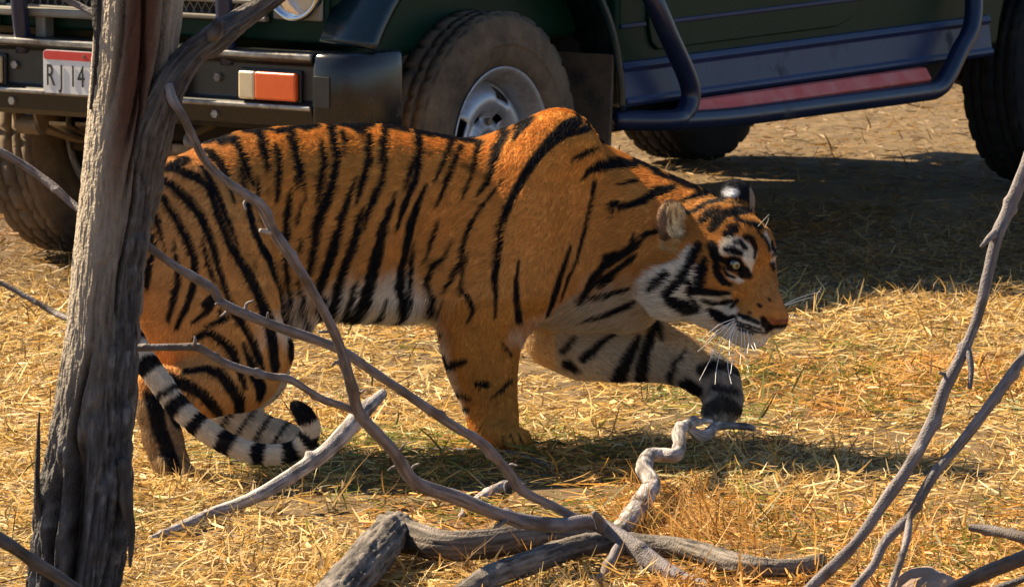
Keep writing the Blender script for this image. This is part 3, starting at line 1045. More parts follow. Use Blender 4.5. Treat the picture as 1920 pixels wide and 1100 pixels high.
# colour: grey bark, pale silvery bare wood, red-brown peeled heartwood
base = np.zeros((nl, na, 3))
gcol = np.array([0.050, 0.049, 0.054]) * (1 + 0.95 * grain[..., None]) + 0.10 * np.clip(plate + 0.3 * grain, 0, 1)[..., None] ** 2
pale = np.array([0.34, 0.28, 0.215]) * (1 + 0.25 * grain[..., None])
redb = np.array([0.075, 0.030, 0.018]) * (1 + 0.35 * grain[..., None])
base = gcol * barky[..., None] + pale * (1 - barky[..., None])
base = base * (1 - bare[..., None]) + redb * bare[..., None]
tree = empty('dead_tree', (float(cen[-1, 0]), TY, 0))
tag(tree, 'grey weathered tree trunk with furrowed bark standing in front of the tiger', 'tree')


def child_of(o, root):
    o.parent = root
    o.matrix_parent_inverse = Matrix.Translation(-root.location)
    return o


tr = mesh_np('trunk', tv, tf, M['bark'], None, True, {'col': np.clip(base, 0.005, 0.9).reshape(-1, 3)})
child_of(tr, tree)


def wood_verts(pts, rads, n, sides, amp=1.0, knots=4, ring=0.0, lump=0.08):
    """tube with fibrous furrowed surface; returns verts, faces, grain value per vert"""
    path = catmull(np.array(pts, float), n)
    r = np.interp(np.linspace(0, 1, n), np.linspace(0, 1, len(rads)), rads)
    v, f = tube_mesh(path, r, sides, 0.0, 40.0, True, 0, 0)
    body = n * sides
    L = np.concatenate([[0], np.cumsum(np.linalg.norm(np.diff(path, axis=0), axis=1))])
    ang_ = np.linspace(0, 2 * math.pi, sides, endpoint=False)
    sd = random.random() * 40
    rm = float(np.mean(r))
    cx, sx_ = np.cos(ang_)[None] * r[:, None], np.sin(ang_)[None] * r[:, None]
    LL = L[:, None] + 0 * ang_[None]
    fq = 0.5 / max(0.0035, rm * 0.15)
    n1 = np.abs(noise3(np.stack([cx * fq * 1.3, sx_ * fq * 1.3, LL * fq * 0.06], -1) + sd))
    n2 = noise3(np.stack([cx * fq * 2.6, sx_ * fq * 2.6, LL * fq * 0.5], -1) + sd)
    n3 = noise3(np.stack([cx * 0.35 / rm, sx_ * 0.35 / rm, LL * 0.45 / rm], -1) + sd)
    n4 = noise3(np.stack([0 * LL, 0 * LL + sd, LL * 0.22 / rm], -1))
    k = 1 + amp * (0.24 * (np.clip(n1, 0, 0.4) - 0.25) + 0.05 * n2) + lump * n3 + lump * 0.8 * n4
    if ring:
        rg = np.abs(noise3(np.stack([cx * 9, sx_ * 9, LL * 34 + 0.5 * n3], -1) + sd + 5))
        k = k - ring * np.clip(0.06 - rg, 0, 1) * 8
    for _k in range(knots):
        c = random.uniform(0.04, 0.96) * L[-1]
        a = random.uniform(0, 2 * math.pi)
        w = np.exp(-((LL - c) / (rm * 0.7)) ** 2) * np.maximum(0, np.cos(ang_[None] - a)) ** 4
        k = k + random.uniform(0.25, 0.6) * w
    vb = v[:body].reshape(n, sides, 3)
    vb = path[:, None] + (vb - path[:, None]) * k[..., None]
    v = np.vstack([vb.reshape(-1, 3), v[body:]])
    g = np.concatenate([(0.55 * n2 + 0.5 * n3 + 1.0 * noise3(np.stack([cx * fq * 2.6, sx_ * fq * 2.6, LL * fq * 0.12], -1) + 71)).ravel(), np.zeros(len(v) - body)])
    return v, f, g


def wood_obj(name, pts, rads, mat, color, n=None, sides=16, amp=1.0, knots=4, ring=0.0, lump=0.08, root=None, var=0.6, tint=None):
    n = n or 12 * len(pts)
    v, f, g = wood_verts(pts, rads, n, sides, amp, knots, ring, lump)
    c = np.array(color)[None] * np.clip(1 + var * g[:, None], 0.25, 2.2)
    if tint is not None:
        t = np.clip(noise3(v * 35.0) * 1.5 - 0.3, 0, 1)[:, None]
        c = c * (1 - t) + np.array(tint)[None] * t
    o = mesh_np(name, v, f, M[mat], None, True, {'col': np.clip(c, 0.008, 0.9)})
    if root is not None: child_of(o, root)
    return o


def bark_tube(name, pts, rads, n, sides, root, dark=1.0, flow=0.25):
    return wood_obj(name, pts, rads, 'bark', np.array([0.105, 0.09, 0.082]) * dark, n, sides, 1.5, 3, 0, 0.09, root, 0.7)


s10 = FPX / TY
bark_tube('limb', [atY(250, 520, 10.93), atY(258, 420, 10.90), atY(270, 330, 10.885), atY(286, 250, 10.87), atY(316, 168, 10.86), atY(356, 108, 10.87), atY(405, 70, 10.88), atY(455, 36, 10.9), atY(520, -10, 10.92), atY(640, -90, 10.98), atY(800, -260, 11.1)],
          [14 / s10, 30 / s10, 36 / s10, 35 / s10, 31 / s10, 29 / s10, 27 / s10, 20 / s10, 18 / s10, 16 / s10, 10 / s10], 380, 72, tree, 0.8)
bark_tube('limb', [atY(395, 78, 10.87), atY(404, 58, 10.85), atY(412, 40, 10.84)], [14 / s10, 15 / s10, 11 / s10], 10, 12, tree, 0.9)
bark_tube('limb', [atY(230, -330, 10.92), atY(180, -480, 10.95), atY(90, -640, 11.05), atY(-40, -760, 11.2)], [0.05, 0.04, 0.028, 0.012], 40, 20, tree, 0.9)
bark_tube('limb', [atY(330, -360, 10.9), atY(360, -520, 10.85), atY(430, -700, 10.8), atY(460, -860, 10.75)], [0.055, 0.042, 0.03, 0.012], 40, 20, tree, 0.9)
bark_tube('bark_splinter', [atY(76, 985, 10.87), atY(70, 930, 10.86), atY(71, 850, 10.86), atY(74, 772, 10.86)], [0.010, 0.0065, 0.0045, 0.0015], 40, 12, tree, 0.5)
bark_tube('bark_splinter', [atY(232, 860, 10.84), atY(238, 940, 10.83), atY(246, 1000, 10.83), atY(244, 1062, 10.82)], [0.010, 0.012, 0.008, 0.002], 20, 10, tree, 0.55)
bark_tube('bark_splinter', [atY(186, -60, 10.88), atY(187, 60, 10.87), atY(180, 150, 10.87), atY(170, 205, 10.87)], [0.015, 0.012, 0.008, 0.003], 60, 16, tree, 0.4)


# ================================================================== fallen and leaning branches
def px_path(pts):
    return [atY(*p) for p in pts]


def branch(name, pts, wpx, mat='branch', n=None, knots=6, sides=12, parent=None, rough=0.10, shade=1.0):
    P = px_path(pts)
    R = [w / 2 / (FPX / p[2]) for w, p in zip(wpx, pts)] if len(wpx) == len(pts) else [w / 2 / (FPX / pts[0][2]) for w in wpx]
    n = n or 10 * len(pts)
    col = (0.17, 0.145, 0.145) if mat == 'branch' else (0.30, 0.265, 0.25)
    col = np.array(col) * shade
    return wood_obj(name, P, R, mat, col, int(n * 1.6), max(12, sides + 4), 0.55, knots, 0, 0.10, parent, 0.55, (0.10, 0.075, 0.06))


b1 = [(316, 158, 10.83), (325, 190, 10.82), (345, 222, 10.83), (385, 302, 10.88), (432, 346, 10.92), (487, 384, 10.96), (512, 432, 11.0), (545, 480, 11.03), (592, 556, 11.09),
      (632, 636, 11.15), (658, 720, 11.2), (672, 772, 11.24), (700, 806, 11.27), (738, 846, 11.31), (778, 903, 11.36), (850, 930, 11.42), (950, 968, 11.5), (1040, 984, 11.56), (1112, 980, 11.62),
      (1180, 1018, 11.56), (1250, 1072, 11.48), (1310, 1102, 11.42), (1390, 1150, 11.28)]
w1 = [16, 18, 16, 16, 18, 19, 20, 20, 19, 20, 21, 22, 22, 24, 26, 28, 28, 27, 28, 34, 38, 40, 42]
br = empty('leaning_branch', atY(1112, 980, 11.62))
br.location.z = 0
tag(br, 'long grey forked dead branch leaning from the tree trunk down across the tiger', 'branch')
bpy.context.view_layer.update()
branch('stem', b1, w1, 'branch', 260, 16, 16, br)


def nubs(path, count, root):
    for _ in range(count):
        i = random.randrange(2, len(path) - 3)
        t = random.random()
        a, b = np.array(path[i], float), np.array(path[i + 1], float)
        p = a + (b - a) * t
        d = (b - a)[:2] / np.linalg.norm((b - a)[:2])
        sgn = random.choice((-1, 1))
        nrm = np.array([-d[1], d[0]]) * sgn
        l = random.uniform(14, 30)
        q1 = p[:2] + nrm * l * 0.6 - d * l * 0.25
        q2 = p[:2] + nrm * l + d * l * random.uniform(-0.6, 0.3)
        branch('twig', [tuple(p), (q1[0], q1[1], p[2] - 0.005), (q2[0], q2[1], p[2] - 0.012)], [8, 6, 3.5], 'branch', 7, 0, 6, root)


nubs(b1, 9, br)
b2 = [(238, 432, 11.02), (268, 455, 11.0), (330, 500, 11.02), (396, 540, 11.06), (420, 570, 11.08), (500, 605, 11.14), (600, 640, 11.2), (645, 660, 11.24), (690, 690, 11.28), (765, 740, 11.34), (850, 798, 11.4),
      (900, 828, 11.44), (948, 878, 11.5), (978, 918, 11.54), (1040, 950, 11.6), (1090, 978, 11.62)]
branch('side_branch', b2, [14, 16, 16, 18, 18, 18, 18, 19, 18, 18, 18, 19, 20, 20, 18, 18], 'branch', 190, 12, 14, br)
nubs(b2, 6, br)
b3 = [(235, 655, 11.06), (268, 652, 11.05), (360, 650, 11.05), (378, 655, 11.05), (430, 684, 11.08), (500, 704, 11.12), (545, 712, 11.14), (600, 746, 11.18), (640, 760, 11.22), (670, 772, 11.24)]
branch('side_branch', b3, [13, 14, 15, 15, 15, 15, 15, 15, 15, 15], 'branch', 120, 8, 14, br)
branch('twig', [(362, 652, 11.05), (366, 640, 11.04), (365, 630, 11.04)], [10, 7, 4], 'branch', 8, 0, 8, br)
branch('twig', [(508, 434, 11.0), (498, 434, 10.98), (488, 432, 10.97)], [14, 10, 9], 'branch_pale', 8, 0, 8, br)
branch('twig', [(425, 571, 11.08), (412, 569, 11.06), (404, 570, 11.05)], [10, 7, 4], 'branch', 8, 0, 8, br)
branch('twig', [(955, 968, 11.5), (938, 982, 11.48), (925, 988, 11.47)], [14, 9, 5], 'branch', 8, 0, 8, br)
branch('twig', [(1130, 990, 11.6), (1120, 970, 11.58), (1113, 960, 11.57)], [24, 18, 10], 'branch', 8, 0, 10, br)
branch('twig', [(1165, 1020, 11.56), (1140, 1060, 11.5), (1120, 1105, 11.42), (1105, 1150, 11.3)], [24, 20, 16, 12], 'branch', 30, 2, 10, br)
branch('twig', [(1195, 1035, 11.55), (1205, 1070, 11.5), (1208, 1105, 11.45)], [8, 6, 5], 'branch', 20, 0, 8, br)

# twigs growing out behind the trunk on the other side
for nm, pts, w, lab in (
        ('thin_branch', [(-60, 262, 11.0), (0, 284, 11.0), (55, 316, 11.0), (100, 350, 10.98), (140, 386, 10.96), (175, 410, 10.92)], [14, 15, 16, 15, 15, 15], 'thin bare twig reaching out beside the trunk in front of the jeep tyre'),
        ('thin_branch', [(-60, 512, 11.0), (0, 530, 11.0), (60, 562, 10.98), (95, 582, 10.97), (125, 596, 10.94), (160, 604, 10.9)], [9, 10, 11, 12, 12, 12], 'thin bare twig beside the trunk over the sunlit grass below the tyre'),
        ('thin_branch', [(60, -60, 10.9), (118, -6, 10.9), (150, 12, 10.9), (185, 30, 10.88), (215, 44, 10.86)], [12, 13, 13, 13, 13], 'short bare twig crossing the jeep grille at the top of the trunk'),
        ('thin_branch', [(-120, 940, 9.7), (0, 1010, 9.75), (60, 1050, 9.8), (130, 1096, 9.85), (220, 1160, 9.9)], [26, 26, 26, 24, 22], 'dark bare twig in the near corner below the trunk')):
    o = branch(nm, pts, w, 'branch', 60, 4, 12, shade=0.4 if 'dark' in lab else 0.8)
    tag(o, lab, 'branch', 'bare twigs around the trunk')


def ground_branch(name, pts, wpx, mat, n=None, knots=5, sides=14, lift=0.0, rough=0.12):
    """pts: px x, px y of the axis; lies on the ground"""
    P, R = [], []
    for (x, y, *h), w in zip(pts, wpx):
        g0 = gnd(x, y, 0)
        r = w / 2 / (FPX / g0[1])
        g1 = gnd(x, y, r * (1.0 if mat == 'log' else 0.8) + (0.012 if mat == 'log' else 0.0) + (h[0] if h else 0))
        P.append(g1); R.append(r)
    col = {'branch': (0.13, 0.11, 0.105), 'branch_pale': (0.30, 0.265, 0.25), 'log': (0.125, 0.105, 0.09)}[mat]
    return wood_obj(name, P, R, mat, col, int((n or 12 * len(pts)) * 2), sides + 14, 1.2 if mat == 'log' else 0.7, 0 if mat == 'log' else knots, 0.05 if mat == 'log' else 0.0, 0.03 if mat == 'log' else 0.09, None, 0.85, None if mat == 'log' else (0.07, 0.052, 0.04))


o = ground_branch('fallen_stick', [(285, 1008), (330, 990), (400, 960), (470, 935, 0.02), (560, 882, 0.06), (620, 838, 0.10), (680, 772, 0.16), (718, 738, 0.19)], [12, 16, 20, 25, 27, 28, 30, 18], 'branch_pale', 120, 6)
tag(o, 'straight grey stick propped on the straw below the tiger tail tip', 'stick')
lg = empty('fallen_log', gnd(735, 1050))
tag(lg, 'thick weathered log with cracked cut end lying on the straw', 'log')
bpy.context.view_layer.update()
o = ground_branch('log_body', [(606, 1146), (654, 1090), (696, 1043), (726, 1006), (746, 992)], [80, 80, 78, 74, 64], 'log', 150, 0, 60, 0, 0.06)
o['label'] = 'thick stump end of the log'
child_of(o, lg)
o = ground_branch('log_arm', [(728, 992), (775, 1008), (830, 1022), (900, 1020), (980, 1008), (1060, 1000), (1130, 1002)], [66, 62, 58, 56, 54, 50, 46], 'log', 110, 6, 30)
child_of(o, lg)
o = ground_branch('fallen_log', [(860, 1120), (920, 1082), (990, 1055), (1060, 1030), (1130, 1016), (1200, 1020), (1290, 1030), (1380, 1056), (1450, 1064), (1500, 1062), (1538, 1050)], [44, 46, 46, 44, 42, 40, 40, 40, 36, 32, 28], 'log', 200, 10, 26)
tag(o, 'long thin dark log running from under the leaning branch past the orange grass clump', 'log')
gn = empty('gnarled_branch', gnd(1185, 990))
tag(gn, 'pale twisted driftwood branch with zigzag bends below the raised paw', 'branch')
bpy.context.view_layer.update()
o = ground_branch('stem', [(1140, 1020, 0.0), (1170, 985, 0.01), (1200, 945, 0.02), (1222, 908, 0.03), (1208, 880, 0.05), (1216, 854, 0.06), (1240, 852, 0.06), (1266, 852, 0.06), (1274, 832, 0.07), (1272, 810, 0.08), (1288, 796, 0.08), (1312, 790, 0.08), (1334, 789, 0.08)],
                  [36, 38, 38, 36, 30, 27, 25, 26, 24, 22, 20, 12, 6], 'branch_pale', 200, 8, 18)
child_of(o, gn)
o = ground_branch('fork', [(1292, 802, 0.07), (1312, 816, 0.05), (1330, 812, 0.05), (1342, 800, 0.05), (1372, 798, 0.05), (1396, 799, 0.05), (1414, 803, 0.05)], [16, 22, 20, 16, 14, 14, 10], 'branch_pale', 80, 6, 14)
child_of(o, gn)
for pts, w, lab in (
        ([(690, 842), (760, 838), (830, 842), (900, 846), (960, 850), (1000, 862), (1045, 880)], [6, 8, 10, 10, 12, 10, 6], 'thin dark twig lying on the ground behind the standing forepaw'),
        ([(862, 968), (885, 945), (915, 925), (945, 908), (975, 900)], [10, 18, 22, 16, 10], 'short broken pale wood piece under the leaning branch'),
        ([(380, 872), (440, 866), (500, 862), (560, 868)], [6, 9, 9, 5], 'thin twig on the straw under the tiger tail')):
    o = ground_branch('ground_twig', pts, w, 'branch' if 'dark' in lab or 'thin twig' in lab else 'branch_pale', 60, 4, 10)
    tag(o, lab, 'twig')

# tall bare branch on the other side of the frame
rb = empty('bare_branch', atY(1500, 1120, 11.2))
rb.location.z = 0
tag(rb, 'tall grey bare branch curving up in front of the shaded ground past the tiger nose', 'branch')
bpy.context.view_layer.update()
branch('stem', [(2010, 60, 11.5), (1965, 190, 11.48), (1921, 320, 11.46), (1888, 400, 11.44), (1870, 440, 11.42), (1853, 512, 11.4), (1832, 596, 11.38), (1800, 672, 11.36), (1772, 726, 11.34), (1748, 792, 11.32), (1702, 878, 11.28), (1660, 938, 11.26), (1600, 1022, 11.22), (1518, 1102, 11.16), (1430, 1180, 11.08)],
       [26, 26, 26, 24, 26, 22, 20, 22, 24, 24, 24, 24, 22, 22, 22], 'branch', 220, 14, 14, rb)
branch('twig', [(1868, 436, 11.42), (1855, 446, 11.4), (1840, 462, 11.38)], [18, 13, 7], 'branch', 12, 0, 10, rb)
branch('twig', [(1812, 648, 11.37), (1818, 670, 11.35), (1821, 695, 11.34), (1818, 728, 11.33)], [16, 13, 12, 9], 'branch', 20, 1, 10, rb)
branch('twig', [(1776, 702, 11.35), (1766, 700, 11.34), (1762, 698, 11.33)], [9, 7, 5], 'branch', 8, 0, 8, rb)
rb2 = empty('bare_branch', atY(1600, 1120, 11.1))
rb2.location.z = 0
tag(rb2, 'thinner forked bare branch rising beside the tall one near the stone', 'branch')
bpy.context.view_layer.update()
branch('stem', [(2020, 530, 11.4), (1965, 605, 11.38), (1920, 668, 11.36), (1868, 742, 11.33), (1800, 832, 11.3), (1752, 888, 11.27), (1704, 968, 11.24), (1660, 1015, 11.2), (1636, 1062, 11.16), (1600, 1106, 11.1), (1560, 1170, 11.0)],
       [24, 22, 22, 22, 20, 22, 20, 18, 18, 18, 18], 'branch', 160, 10, 14, rb2)
branch('twig', [(1706, 962, 11.24), (1702, 1000, 11.2), (1692, 1040, 11.15), (1670, 1102, 11.1), (1650, 1160, 11.02)], [13, 15, 14, 14, 14], 'branch', 50, 3, 10, rb2)
for pts, w, lab in (
        ([(2040, 992, 10.0), (1920, 1045, 10.05), (1850, 1072, 10.1), (1785, 1106, 10.15), (1700, 1165, 10.2)], [34, 30, 28, 26, 24], 'thick dark bare twig in the near corner below the stone'),
        ([(2020, 1035, 10.2), (1925, 1082, 10.22), (1860, 1106, 10.25), (1800, 1140, 10.3)], [16, 14, 12, 10], 'slim dark bare twig in the very corner beside the thick one'),
        ([(2020, 1040, 11.5), (1920, 1008, 11.55), (1860, 994, 11.6), (1818, 988, 11.62)], [24, 22, 20, 14], 'short broken-ended twig poking in above the stone')):
    o = branch('thin_branch', pts, w, 'branch', 50, 4, 12, shade=0.4 if 'dark' in lab else 0.8)
    tag(o, lab, 'branch', 'bare twigs at the frame edge')
# stone
bm = bmesh.new()
bmesh.ops.create_icosphere(bm, subdivisions=4, radius=1.0)
for v in bm.verts:
    p = np.array(v.co)
    k = 1 + 0.22 * float(noise3(p[None] * 1.7)[0]) + 0.06 * float(noise3(p[None] * 5)[0])
    v.co = Vector((p[0] * 0.062 * k, p[1] * 0.05 * k, p[2] * 0.042 * k))
o = bm_obj('stone', bm, M['stone'], None, True)
o.location = gnd(1738, 1108, 0.022)
tag(o, 'small pinkish stone half buried between the bare branches', 'stone')

# ================================================================== tiger
PXM = FPX / 13.1          # photo pixels per metre at the tiger


def T(x, y, Y):
    return atY(x, y, Y)


# body yaw: rump nearer, shoulders farther
def cyc(x):
    return np.interp(x, [200, 300, 560, 900, 1060, 1200, 1300], [12.94, 12.96, 13.07, 13.24, 13.28, 13.25, 13.18])


torso = np.array([  # px x, top, bottom, half width
    (196, 430, 470, .018), (208, 388, 540, .070), (228, 358, 590, .105), (262, 330, 630, .135), (300, 309, 650, .152), (350, 289, 650, .160), (400, 265, 640, .163), (450, 249, 625, .165),
    (520, 241, 602, .163), (600, 236, 590, .165), (680, 234, 594, .172), (740, 239, 596, .176), (800, 250, 596, .176), (860, 261, 598, .172), (900, 264, 600, .168), (950, 258, 602, .164), (1000, 250, 602, .158),
    (1050, 248, 600, .150), (1100, 260, 598, .146), (1150, 284, 594, .138), (1200, 306, 584, .126), (1250, 329, 566, .110), (1300, 350, 550, .095), (1335, 372, 540, .06), (1350, 420, 500, .02)])
tx = np.array([T(r[0], 450, cyc(r[0]))[0] for r in torso])
tzt = np.array([T(r[0], r[1], cyc(r[0]))[2] for r in torso])
tzb = np.array([T(r[0], r[2], cyc(r[0]))[2] for r in torso])
tY = cyc(torso[:, 0])
thw = torso[:, 3]

# head frame fitted on nose, eyes, ears and chin
def rotm(a, b, c):
    ca, sa, cb, sb, cc, sc = math.cos(a), math.sin(a), math.cos(b), math.sin(b), math.cos(c), math.sin(c)
    return np.array([[ca, -sa, 0], [sa, ca, 0], [0, 0, 1]]) @ np.array([[cb, 0, sb], [0, 1, 0], [-sb, 0, cb]]) @ np.array([[1, 0, 0], [0, cc, -sc], [0, sc, cc]])


HR = rotm(math.radians(-47), math.radians(19.5), math.radians(5.1))
HS = 1.10
HT = T(1344.2, 489, 13.10)


def hw(p):
    return HT + HR @ (np.asarray(p, float) * HS)


PRIMS = []   # (group, kind, data, k)


def cap(g, a, b, ra, rb, k=0.03, flat=1.0):
    PRIMS.append((g, 'cap', (np.array(a, float), np.array(b, float), ra, rb, flat), k))


def chain(g, pts, rads, k=0.03, flat=1.0):
    for i in range(len(pts) - 1):
        cap(g, pts[i], pts[i + 1], rads[i], rads[i + 1], k, flat)


def ell(g, c, R, rot=None, k=0.03):
    PRIMS.append((g, 'ell', (np.array(c, float), np.array(R, float), np.eye(3) if rot is None else rot), k))


def hell(c, R, k=0.02, g='head'):
    ell(g, hw(c), np.array(R) * HS, HR, k)


def hcap(a, b, ra, rb, k=0.02, g='head'):
    cap(g, hw(a), hw(b), ra * HS, rb * HS, k)


# near foreleg with shoulder blade
chain('nf', [T(1040, 272, 13.17), T(1030, 330, 13.155), T(1012, 410, 13.15), T(980, 500, 13.145), T(918, 585, 13.14)], [.052, .085, .098, .095, .086], .05, .75)
cap('nf', T(985, 420, 13.15), T(880, 560, 13.14), .095, .060, .045, .7)
chain('nf', [T(918, 585, 13.14), T(900, 640, 13.14), T(905, 690, 13.14), T(915, 740, 13.14), T(924, 780, 13.14), T(926, 806, 13.14)], [.084, .075, .065, .052, .044, .042], .03, .85)
cap('nf', T(925, 806, 13.13), T(945, 818, 13.10), .045, .036, .02)
for dy, xo in ((-.050, 0), (-.018, 8), (.016, 8), (.046, 0)):
    cap('nf', T(925, 812, 13.13 + dy * .7), T(966 + xo, 824, 13.12 + dy), .026, .024, .004)
# near hind leg
chain('nh', [T(330, 400, 12.86), T(375, 500, 12.85), T(418, 590, 12.84), T(440, 655, 12.83), T(448, 706, 12.82)], [.115, .150, .140, .108, .062], .05, .55)
cap('nh', T(300, 420, 12.87), T(345, 610, 12.84), .085, .070, .05, .6)
cap('nh', T(505, 550, 12.87), T(500, 650, 12.84), .046, .034, .05, .6)
chain('nh', [T(440, 704, 12.81), T(390, 722, 12.79), T(338, 730, 12.775), T(292, 724, 12.765)], [.070, .060, .043, .033], .022, .8)
chain('nh', [T(290, 718, 12.765), T(293, 770, 12.755), T(305, 820, 12.745), T(320, 868, 12.735)], [.036, .036, .035, .037], .02)
for dy in (-.045, -.015, .015, .045):
    cap('nh', T(316, 868, 12.735 + dy * .6), T(350, 892, 12.735 + dy), .024, .020, .010)
# far hind leg, foot flat under the body
chain('fh', [T(400, 560, 13.08), T(460, 690, 13.08), T(415, 775, 13.06)], [.10, .08, .042], .04)
chain('fh', [T(415, 780, 13.06), T(465, 800, 13.05), T(520, 822, 13.04), T(555, 832, 13.03)], [.040, .037, .034, .034], .02)
for dy in (-.04, -.013, .014, .04):
    cap('fh', T(548, 832, 13.03 + dy * .6), T(578, 838, 13.03 + dy), .024, .018, .010)
# far foreleg raised
chain('ff', [T(1085, 500, 13.37), T(1052, 575, 13.38), T(1050, 622, 13.37), T(1100, 645, 13.36), T(1160, 650, 13.35)], [.085, .082, .072, .070, .066], .03, .8)
chain('ff', [T(1160, 650, 13.35), T(1215, 655, 13.34), T(1270, 672, 13.33), T(1318, 692, 13.32)], [.066, .060, .048, .042], .03, .85)
chain('ff', [T(1318, 692, 13.32), T(1345, 715, 13.31), T(1356, 748, 13.30)], [.043, .043, .042], .02)
for dy, xo, yo in ((-.045, -20, 0), (-.018, -4, 4), (.014, 14, 2), (.042, 22, -6)):
    cap('ff', T(1352 + xo * .3, 742, 13.30 + dy * .6), T(1352 + xo, 774 + yo, 13.29 + dy), .026, .019, .004)
cap('ff', T(1290, 712, 13.31), T(1304, 728, 13.30), .018, .013, .01)
# chest, throat, neck
cap('torso', T(1080, 520, 13.26), T(1170, 540, 13.24), .105, .085, .04)
cap('torso', T(1120, 420, 13.22), T(1270, 460, 13.16), .125, .098, .05)
cap('torso', T(1190, 470, 13.21), T(1270, 500, 13.14), .105, .085, .04)
# spine tension and flank
cap('torso', T(975, 292, 13.20), T(1050, 268, 13.21), .040, .052, .09)
cap('nf', T(1070, 300, 13.15), T(1075, 480, 13.13), .060, .070, .04, .7)
cap('nf', T(985, 300, 13.16), T(900, 430, 13.13), .045, .040, .03, .6)
cap('torso', T(560, 560, 13.02), T(560, 590, 13.02), .045, .03, .04)

# head
hell((0.0, 0, .026), (.105, .086, .090), .02)
hell((.055, 0, .052), (.054, .062, .050), .025)
hcap((.065, 0, .022), (.140, 0, -.028), .047, .037, .025)
for s in (-1, 1):
    hell((.134, s * .028, -.058), (.042, .032, .035), .015)
    hcap((.0, s * .050, -.058), (.115, s * .018, -.090), .046, .028, .025)
    hell((.030, s * .066, -.008), (.058, .030, .046), .025)
    hell((-.028, s * .086, -.045), (.055, .036, .066), .03)
    hcap((.060, s * .050, .058), (.095, s * .034, .048), .017, .014, .018)   # brow
    hcap((.062, s * .066, .000), (.105, s * .048, -.008), .015, .013, .015)  # under the eye
hell((.166, 0, -.036), (.016, .024, .019), k=.008)
hell((.120, 0, -.104), (.036, .026, .020), k=.014)

# ears
def basis(n, up):
    n = np.array(n, float); n /= np.linalg.norm(n)
    u = np.array(up, float); u -= n * (u @ n); u /= np.linalg.norm(u)
    return np.stack([n, np.cross(u, n), u], 1)


EN_B = basis((0.66, -0.72, 0.16), (-0.35, 0.0, 1))
EF_B = basis((0.55, 0.80, 0.10), (0.12, 0.1, 1))
en_y = hw((-.03, -.072, .075))[1]
ef_y = hw((-.03, .072, .075))[1]
EN = T(1262, 418, en_y)
EF = T(1381, 374, ef_y)
ell('earn', EN, (.022, .042, .048), EN_B, .012)
cap('earn', T(1275, 450, en_y + .02), T(1262, 425, en_y + .005), .036, .026, .015)
ell('earf', EF, (.021, .043, .044), EF_B, .010)
cap('earf', T(1380, 402, ef_y - .005), T(1381, 382, ef_y), .034, .026, .015)

# tail
tail_pts = [(212, 400, 12.90), (196, 470, 12.80), (212, 560, 12.72), (246, 636, 12.66), (266, 668, 12.64), (302, 718, 12.62), (330, 757, 12.61), (365, 791, 12.60), (403, 818, 12.60), (449, 841, 12.60), (495, 852, 12.60), (538, 848, 12.61),
            (565, 836, 12.61), (578, 820, 12.61), (581, 800, 12.61), (570, 778, 12.61), (556, 762, 12.61)]
tail_r = [.034, .031, .027, .024, .0222, .0212, .0205, .020, .020, .0195, .0185, .0175, .017, .017, .0175, .0175, .011]
tp = catmull(np.array([T(*p) for p in tail_pts]), 49)
trr = np.interp(np.linspace(0, 1, 49), np.linspace(0, 1, len(tail_r)), tail_r)
for i in range(48):
    cap('tail', tp[i], tp[i + 1], trr[i], trr[i + 1], .004)

# carve
SUBS = []


def prim_dist(kind, data, P):
    if kind == 'cap':
        a, b, ra, rb, flat = data
        sc = np.array([1, 1 / flat, 1])
        pa = (P - a) * sc
        ba = (b - a) * sc
        t = np.clip((pa @ ba) / (ba @ ba), 0, 1)
        return np.linalg.norm(pa - t[..., None] * ba, axis=-1) - (ra + (rb - ra) * t)
    if kind == 'ell':
        c, R, rot = data
        q = ((P - c) @ rot) / R
        k0 = np.linalg.norm(q, axis=-1)
        k1 = np.linalg.norm(q / R, axis=-1) + 1e-9
        return k0 * (k0 - 1) / k1
    if kind == 'torso':
        x = P[..., 0]
        zt, zb, yc, h = np.interp(x, tx, tzt), np.interp(x, tx, tzb), np.interp(x, tx, tY), np.interp(x, tx, thw)
        hh = (zt - zb) / 2
        q = np.sqrt(((P[..., 1] - yc) / h) ** 2 + ((P[..., 2] - (zt + zb) / 2) / hh) ** 2)
        d = (q - 1) * np.minimum(h, hh)
        out = np.maximum(tx[0] - x, x - tx[-1])
        return np.where(out > 0, np.maximum(d, out), d)


def prim_bounds(kind, data, pad):
    if kind == 'cap':
        a, b, ra, rb, flat = data
        r = max(ra, rb)
        return np.minimum(a, b) - r - pad, np.maximum(a, b) + r + pad
    if kind == 'ell':
        c, R, rot = data
        r = max(R)
        return c - r - pad, c + r + pad
    return np.array([tx[0] - pad, tY.min() - thw.max() - pad, tzb.min() - pad]), np.array([tx[-1] + pad, tY.max() + thw.max() + pad, tzt.max() + pad])


PRIMS.insert(0, ('torso', 'torso', None, .001))
VOX = 0.0042
lo = np.array([-0.90, 12.48, -0.03])
hi = np.array([0.66, 13.62, 0.80])
dims = np.ceil((hi - lo) / VOX).astype(int)
FIELD = np.full(tuple(dims), 0.25, np.float32)


